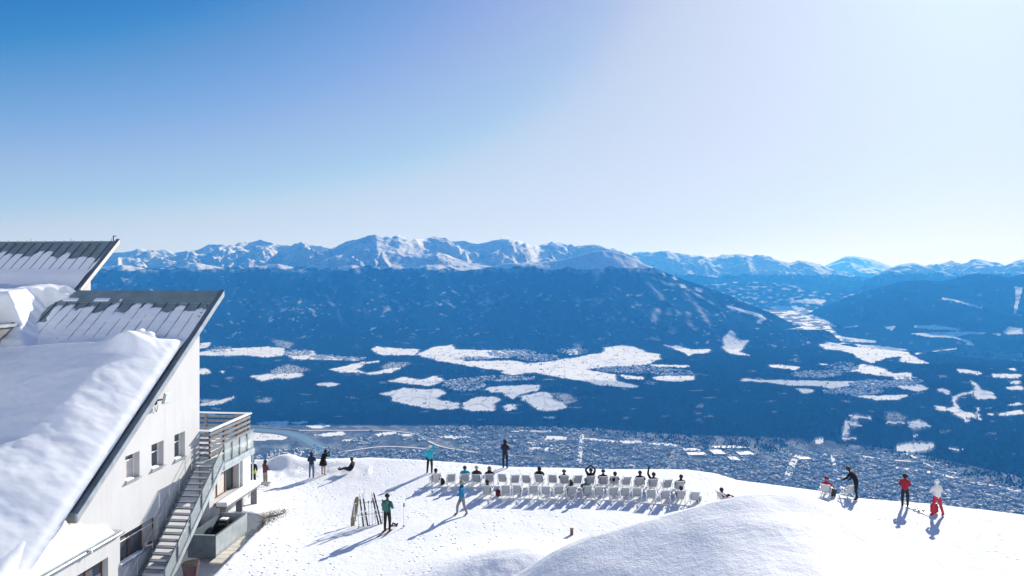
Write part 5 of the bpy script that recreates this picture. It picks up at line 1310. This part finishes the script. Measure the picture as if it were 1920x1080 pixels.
MB().box((0, 0, .24), (.34, .24, .46), cloth((.42, .03, .06), 'nylon')).build('sack', parent=bag, bevel=.06)
MB().box((.16, .0, .22), (.10, .20, .34), m_black).build('side_pocket', parent=bag, bevel=.03)
MB().box((0, -.02, .485), (.28, .20, .07), m_black).build('lid', parent=bag, bevel=.02)
# white skis with black bindings lying on the snow
wp = GP(1722, 958)
for k, dx in enumerate((-.09, .10)):
    q = Vector((wp.x + dx, wp.y, 0)); q.z = float(gz(q.x, q.y)) + .03
    ski(SKI_W, q, (0, 0, .25 + .12 * k), '%s of the two white skis lying on the snow by the red jacket' % ('left' if k == 0 else 'right'), 'white skis on the snow')

# -- deck chairs and sitters
vb = lambda u: np.interp(u, [815, 966, 1107, 1199, 1275], [909, 911, 913, 917, 923])
vf = lambda u: np.interp(u, [914, 1098, 1220, 1301], [932, 934, 939, 945])
SIT = dict(pelvis=(0, -.05, .36), waist=(0, -.20, .46), chest=(0, -.32, .68), neck=(0, -.38, .86), chin=(0, -.38, .95), head=(0, -.38, 1.04), crown=(0, -.39, 1.125), nose=(0, -.285, 1.03), Lsh=(-.19, -.33, .79), Rsh=(.19, -.33, .79),
           Lel=(-.27, -.14, .60), Lwr=(-.20, .08, .60), Rel=(.27, -.14, .60), Rwr=(.20, .08, .60), Lhip=(-.10, .0, .36), Rhip=(.10, .0, .36), Lkn=(-.14, .40, .50), Rkn=(.14, .40, .50), Lan=(-.14, .66, .12), Ran=(.14, .66, .12), Ltoe=(-.15, .80, .06), Rtoe=(.15, .80, .06))
def sit(u, v, label, jacket, rz=0.0, trousers=(.02, .024, .035), up=.0, **kw):
    p = G(u, v) if kw.pop('flat', False) else GP(u, v); pose = {k_: ((x, y + (.13 if z > .4 and k_[1:] not in ('kn',) else 0), z) ) for k_, (x, y, z) in SIT.items()}
    for k_, v_ in (kw.pop('pose', None) or {}).items(): pose[k_] = (v_[0], v_[1] + .13, v_[2])
    if up: pose = {k_: ((x, y, z + up) if k_ in ('waist', 'chest', 'neck', 'chin', 'head', 'crown', 'nose', 'Lsh', 'Rsh', 'Lel', 'Rel', 'Lwr', 'Rwr') else (x, y, z)) for k_, (x, y, z) in pose.items()}
    return person(p, rz, label, jacket, trousers, pose=pose, h=1.66, group='people sitting in the deck chairs', **kw)
RAISE = dict(Rel=(.30, -.10, 1.00), Rwr=(.14, .0, 1.12), Lel=(-.30, -.10, .98), Lwr=(-.12, .0, 1.10))
PHONE = dict(Lel=(-.30, -.16, 1.02), Lwr=(-.24, -.10, 1.30))
back = [(815, 'pale'), (844, 0), (872, 1), (894, 1), (918, 1), (942, 0), (966, 0), (988, 0), (1011, 1), (1035, 0), (1057, 1), (1081, 0), (1107, 1), (1130, 1), (1152, 1), (1175, 0), (1199, 1), (1224, 1), (1250, 0), (1275, 1)]
ordn = ['first', 'second', 'third', 'fourth', 'fifth', 'sixth', 'seventh', 'eighth', 'ninth', 'tenth', 'eleventh', 'twelfth', 'thirteenth', 'fourteenth', 'fifteenth', 'sixteenth', 'seventeenth', 'eighteenth', 'nineteenth', 'twentieth']
rj = random.Random(5)
for i, (u, q) in enumerate(back):
    deck_chair(u + rj.uniform(-1.5, 1.5), vb(u) + rj.uniform(-1, 1), '%s grey canvas deck chair from the left in the back row' % ordn[i], rj.uniform(-.20, .20) + (.25 if i == 0 else 0), SL2 if i == 0 else None)
front = [914, 947, 972, 998, 1022, 1047, 1071, 1098, 1123, 1147, 1171, 1195, 1220, 1247, 1275, 1301]
for i, u in enumerate(front):
    deck_chair(u + rj.uniform(-1.5, 1.5), vf(u) + rj.uniform(-1, 1), '%s grey canvas deck chair from the left in the front row' % ordn[i], rj.uniform(-.20, .20) - (.10 if i > 13 else 0))
deck_chair(1549, 931, 'deck chair turned sideways with the person in red, right of the drift', -.55, SL2)
deck_chair(1590, 932, 'empty pale deck chair under the leaning person in black', .10, SL2)
deck_chair(1358, 947, 'low deck chair peeping over the crest of the big snow drift', -1.15, SL2, flat=True)
sit(818, vb(815), 'dark-haired person slumped low in the leftmost deck chair', (.25, .17, .20), up=-.08, hair=(.015, .012, .012))
sit(872, vb(872), 'seated person in a teal jacket in the back row behind the walker', (.015, .26, .38), hair=(.06, .05, .05), up=.10, puff=1.1)
sit(894, vb(894), 'seated person with a beige cap and dark jacket in the back row', (.035, .03, .035), hat=(.42, .36, .32), up=.10)
sit(918, vb(918), 'seated person with a fur-trimmed dark hood in the back row', (.020, .014, .022), hair=(.22, .16, .12), hood=True, up=.08)
sit(1011, vb(1011), 'seated person in a big black pointed hood in the back row', (.010, .010, .013), hair=(.011, .010, .012), hood=True, up=.10, puff=1.15)
sit(1057, vb(1057), 'seated person with olive hat sunk into a back row chair', (.016, .018, .022), hat=(.05, .055, .04), up=-.06, puff=1.15)
sit(1107, vb(1107), 'seated person in black raising a camera with both hands', (.010, .010, .012), pose=RAISE, up=.06)
sit(1130, vb(1130), 'seated person in a black hat right of the one with the camera', (.012, .012, .014), hat=(.012, .012, .014), up=.0)
sit(1152, vb(1152), 'seated person in black almost hidden by the chair back', (.016, .016, .02), up=-.10)
sit(1201, vb(1199), 'seated person with black hair leaning to the right in the back row', (.02, .02, .024), up=.02, rz=-.3)
sit(1224, vb(1224), 'seated person in black holding a phone up in the back row', (.014, .014, .018), pose=PHONE, up=-.02)
sit(1275, vb(1275), 'seated person in black in the last chair of the back row', (.012, .012, .016), up=-.04)
sit(914, vf(914), 'seated person in black in the leftmost front row chair', (.012, .012, .016), up=-.08)
sit(1071, vf(1071), 'seated person in black low in the middle of the front row', (.012, .012, .016), up=-.12)
sit(1098, vf(1098), 'seated person in a slate green jacket in the front row', (.07, .12, .125), hair=(.10, .13, .14), up=.08, puff=1.05)
sit(1275, vf(1275), 'seated person in black near the right end of the front row', (.012, .012, .016), up=-.12)
sit(1551, 931, 'person in a red jacket sitting in the sideways chair at the right', (.40, .03, .05), hat=(.22, .02, .03), up=.06, rz=-.55)
sit(1360, 947, 'person in dark red lounging behind the crest of the big drift', (.20, .03, .04), up=-.15, rz=-1.15, flat=True)
bb = GP(1562, 930); bag = tag(empty('black_bag', bb, .4), 'black bag on the snow between the two right hand deck chairs', 'bag')
MB().box((0, 0, .20), (.36, .26, .42), m_black, Matrix.Rotation(.25, 3, 'Y')).build('sack', parent=bag, bevel=.07)
MB().tube([(-.10, 0, .40), (0, 0, .55), (.12, 0, .38)], .015, 6, m_black).build('handle', parent=bag)

for u_, v_, c_, lab in ((829, 908, (.012, .012, .014), 'black backpack on the snow right of the leftmost deck chair'), (1069, 911, (.014, .014, .02), 'dark backpack between two chairs in the middle of the back row'), (1310, 940, (.06, .06, .07), 'small grey bag beside the rightmost front row deck chair'), (934, 930, (.10, .02, .02), 'dark red bag beside the leftmost front row deck chair')):
    q_ = GP(u_, v_); o_ = tag(empty('backpack', q_, u_ * .7), lab, 'backpack')
    MB().box((0, 0, .17), (.28, .20, .36), cloth(c_, 'nylon')).build('sack', parent=o_, bevel=.06)
    MB().box((0, -.12, .12), (.20, .07, .18), cloth(c_, 'nylon')).build('front_pocket', parent=o_, bevel=.025)
    MB().tube([(-.06, .02, .34), (0, .02, .41), (.06, .02, .34)], .012, 5, m_black).build('handle', parent=o_)
finish_bodies()
# ================================================================== SKI RACK
ra, rb_ = GP(664, 986), GP(722, 976)
rack = tag(empty('ski_rack', ra), 'white tubular ski rack standing in the snow left of the green skier', 'ski rack')
dv = rb_ - ra; dv.z = 0; ex = dv.normalized(); ez = Vector((0, 0, 1)); ey = ez.cross(ex)
for k in range(4):
    q = ex * (dv.length * k / 3)
    MB().tube([q + ey * -.32 - ez * .05, q + ez * 1.10], .018, 6, m_galv).build('front_leg', parent=rack)
    MB().tube([q + ey * .32 - ez * .05, q + ez * 1.10], .018, 6, m_galv).build('rear_leg', parent=rack)
for hh_ in (1.10, .55):
    off = ey * (-.32 * (1 - hh_ / 1.1))
    MB().tube([off + ez * hh_ - ex * .08, off + ez * hh_ + ex * (dv.length + .08)], .022, 6, m_skiw).build('rail', parent=rack)
def leaning_ski(u_frac, me, tilt_side, label, lean=.30, dx=0.0):
    base = ra + ex * (dv.length * u_frac + dx) - ey * .42
    rz = math.atan2(ex.y, ex.x)
    o = ski(me, base + ez * .76 + ey * .26, (math.pi / 2 - .30, tilt_side, rz), label, 'skis leaning on the ski rack')
    o.rotation_euler = (Matrix.Rotation(rz, 3, 'Z') @ Matrix.Rotation(tilt_side, 3, 'Y') @ Matrix.Rotation(math.pi / 2 - .28, 3, 'X')).to_euler()
    return o
leaning_ski(.22, SKI_B, -.10, 'left ski of the tallest black and white pair on the rack')
leaning_ski(.34, SKI_B, -.13, 'right ski of the tallest black and white pair on the rack')
leaning_ski(.66, SKI_B, -.20, 'left ski of the tilted black pair on the rack nearest the skier')
leaning_ski(.74, SKI_D, -.22, 'right ski of the tilted black pair on the rack nearest the skier')
for k, fr_ in enumerate((.12, .46, .55, .88)):
    q = ra + ex * (dv.length * fr_) - ey * .36; o = tag(empty('ski_pole', q), ['thin pole at the left end of the ski rack', 'thin pole in the middle of the ski rack, left one', 'thin pole in the middle of the ski rack, right one', 'thin pole at the right end of the ski rack'][k], 'ski pole', 'poles on the rack')
    MB().tube([(0, 0, -.03), Vector((0, 0, 1.12)) + ey * .30 + ex * (.03 * (k - 1.5))], .011, 5, m_galvd).build('shaft', parent=o)
    e_ = Vector((0, 0, 1.12)) + ey * .30 + ex * (.03 * (k - 1.5)); MB().tube([e_ - ez * .08, e_ + ez * .06], .025, 6, m_black).build('grip', parent=o)
    MB().tube([(0, 0, .06), (0, 0, .08)], [.05, .035], 8, m_black).build('basket', parent=o)
sb = GP(657, 984); board = tag(empty('snowboard', sb), 'olive brown snowboard leaning against the left end of the ski rack', 'snowboard')
m_board = flat_mat('snowboard_base', (.30, .25, .13), .4, var=.35, scale=4)
pts = []
for i in range(24):
    t = 2 * math.pi * i / 24; c_, s_ = math.cos(t), math.sin(t); pts.append((.145 * math.copysign(abs(c_) ** .7, c_) * (1 - .12 * (1 - abs(s_))), .74 * math.copysign(abs(s_) ** .75, s_)))
b = MB(); b.prism(pts, 'z', 0, .02, m_board); o = b.build('deck', parent=board); 
MB().box((0, .24, .06), (.20, .14, .10), m_black).build('binding', parent=o); MB().box((0, -.24, .06), (.20, .14, .10), m_black).build('binding', parent=o)
board.rotation_euler = (Matrix.Rotation(math.atan2(ex.y, ex.x) + .1, 3, 'Z') @ Matrix.Rotation(.33, 3, 'Y') @ Matrix.Rotation(math.pi / 2 - .50, 3, 'X') @ Matrix.Rotation(math.pi, 3, 'Y')).to_euler(); board.location = sb + ez * .62 + ey * .05 + ex * .22
# ================================================================== little brown marker behind the drift
mk = GP(1072, 1003); o = tag(empty('marker_post', mk), 'small brown marker post poking out of the snow in front of the deck chairs', 'marker post')
m_mark = flat_mat('weathered_post', (.14, .10, .07), .85, var=.3, scale=8)
MB().box((0, 0, .10), (.14, .10, .36), m_mark).build('post', parent=o, bevel=.01)
MB().box((0, 0, .295), (.17, .13, .03), m_mark).build('cap', parent=o)
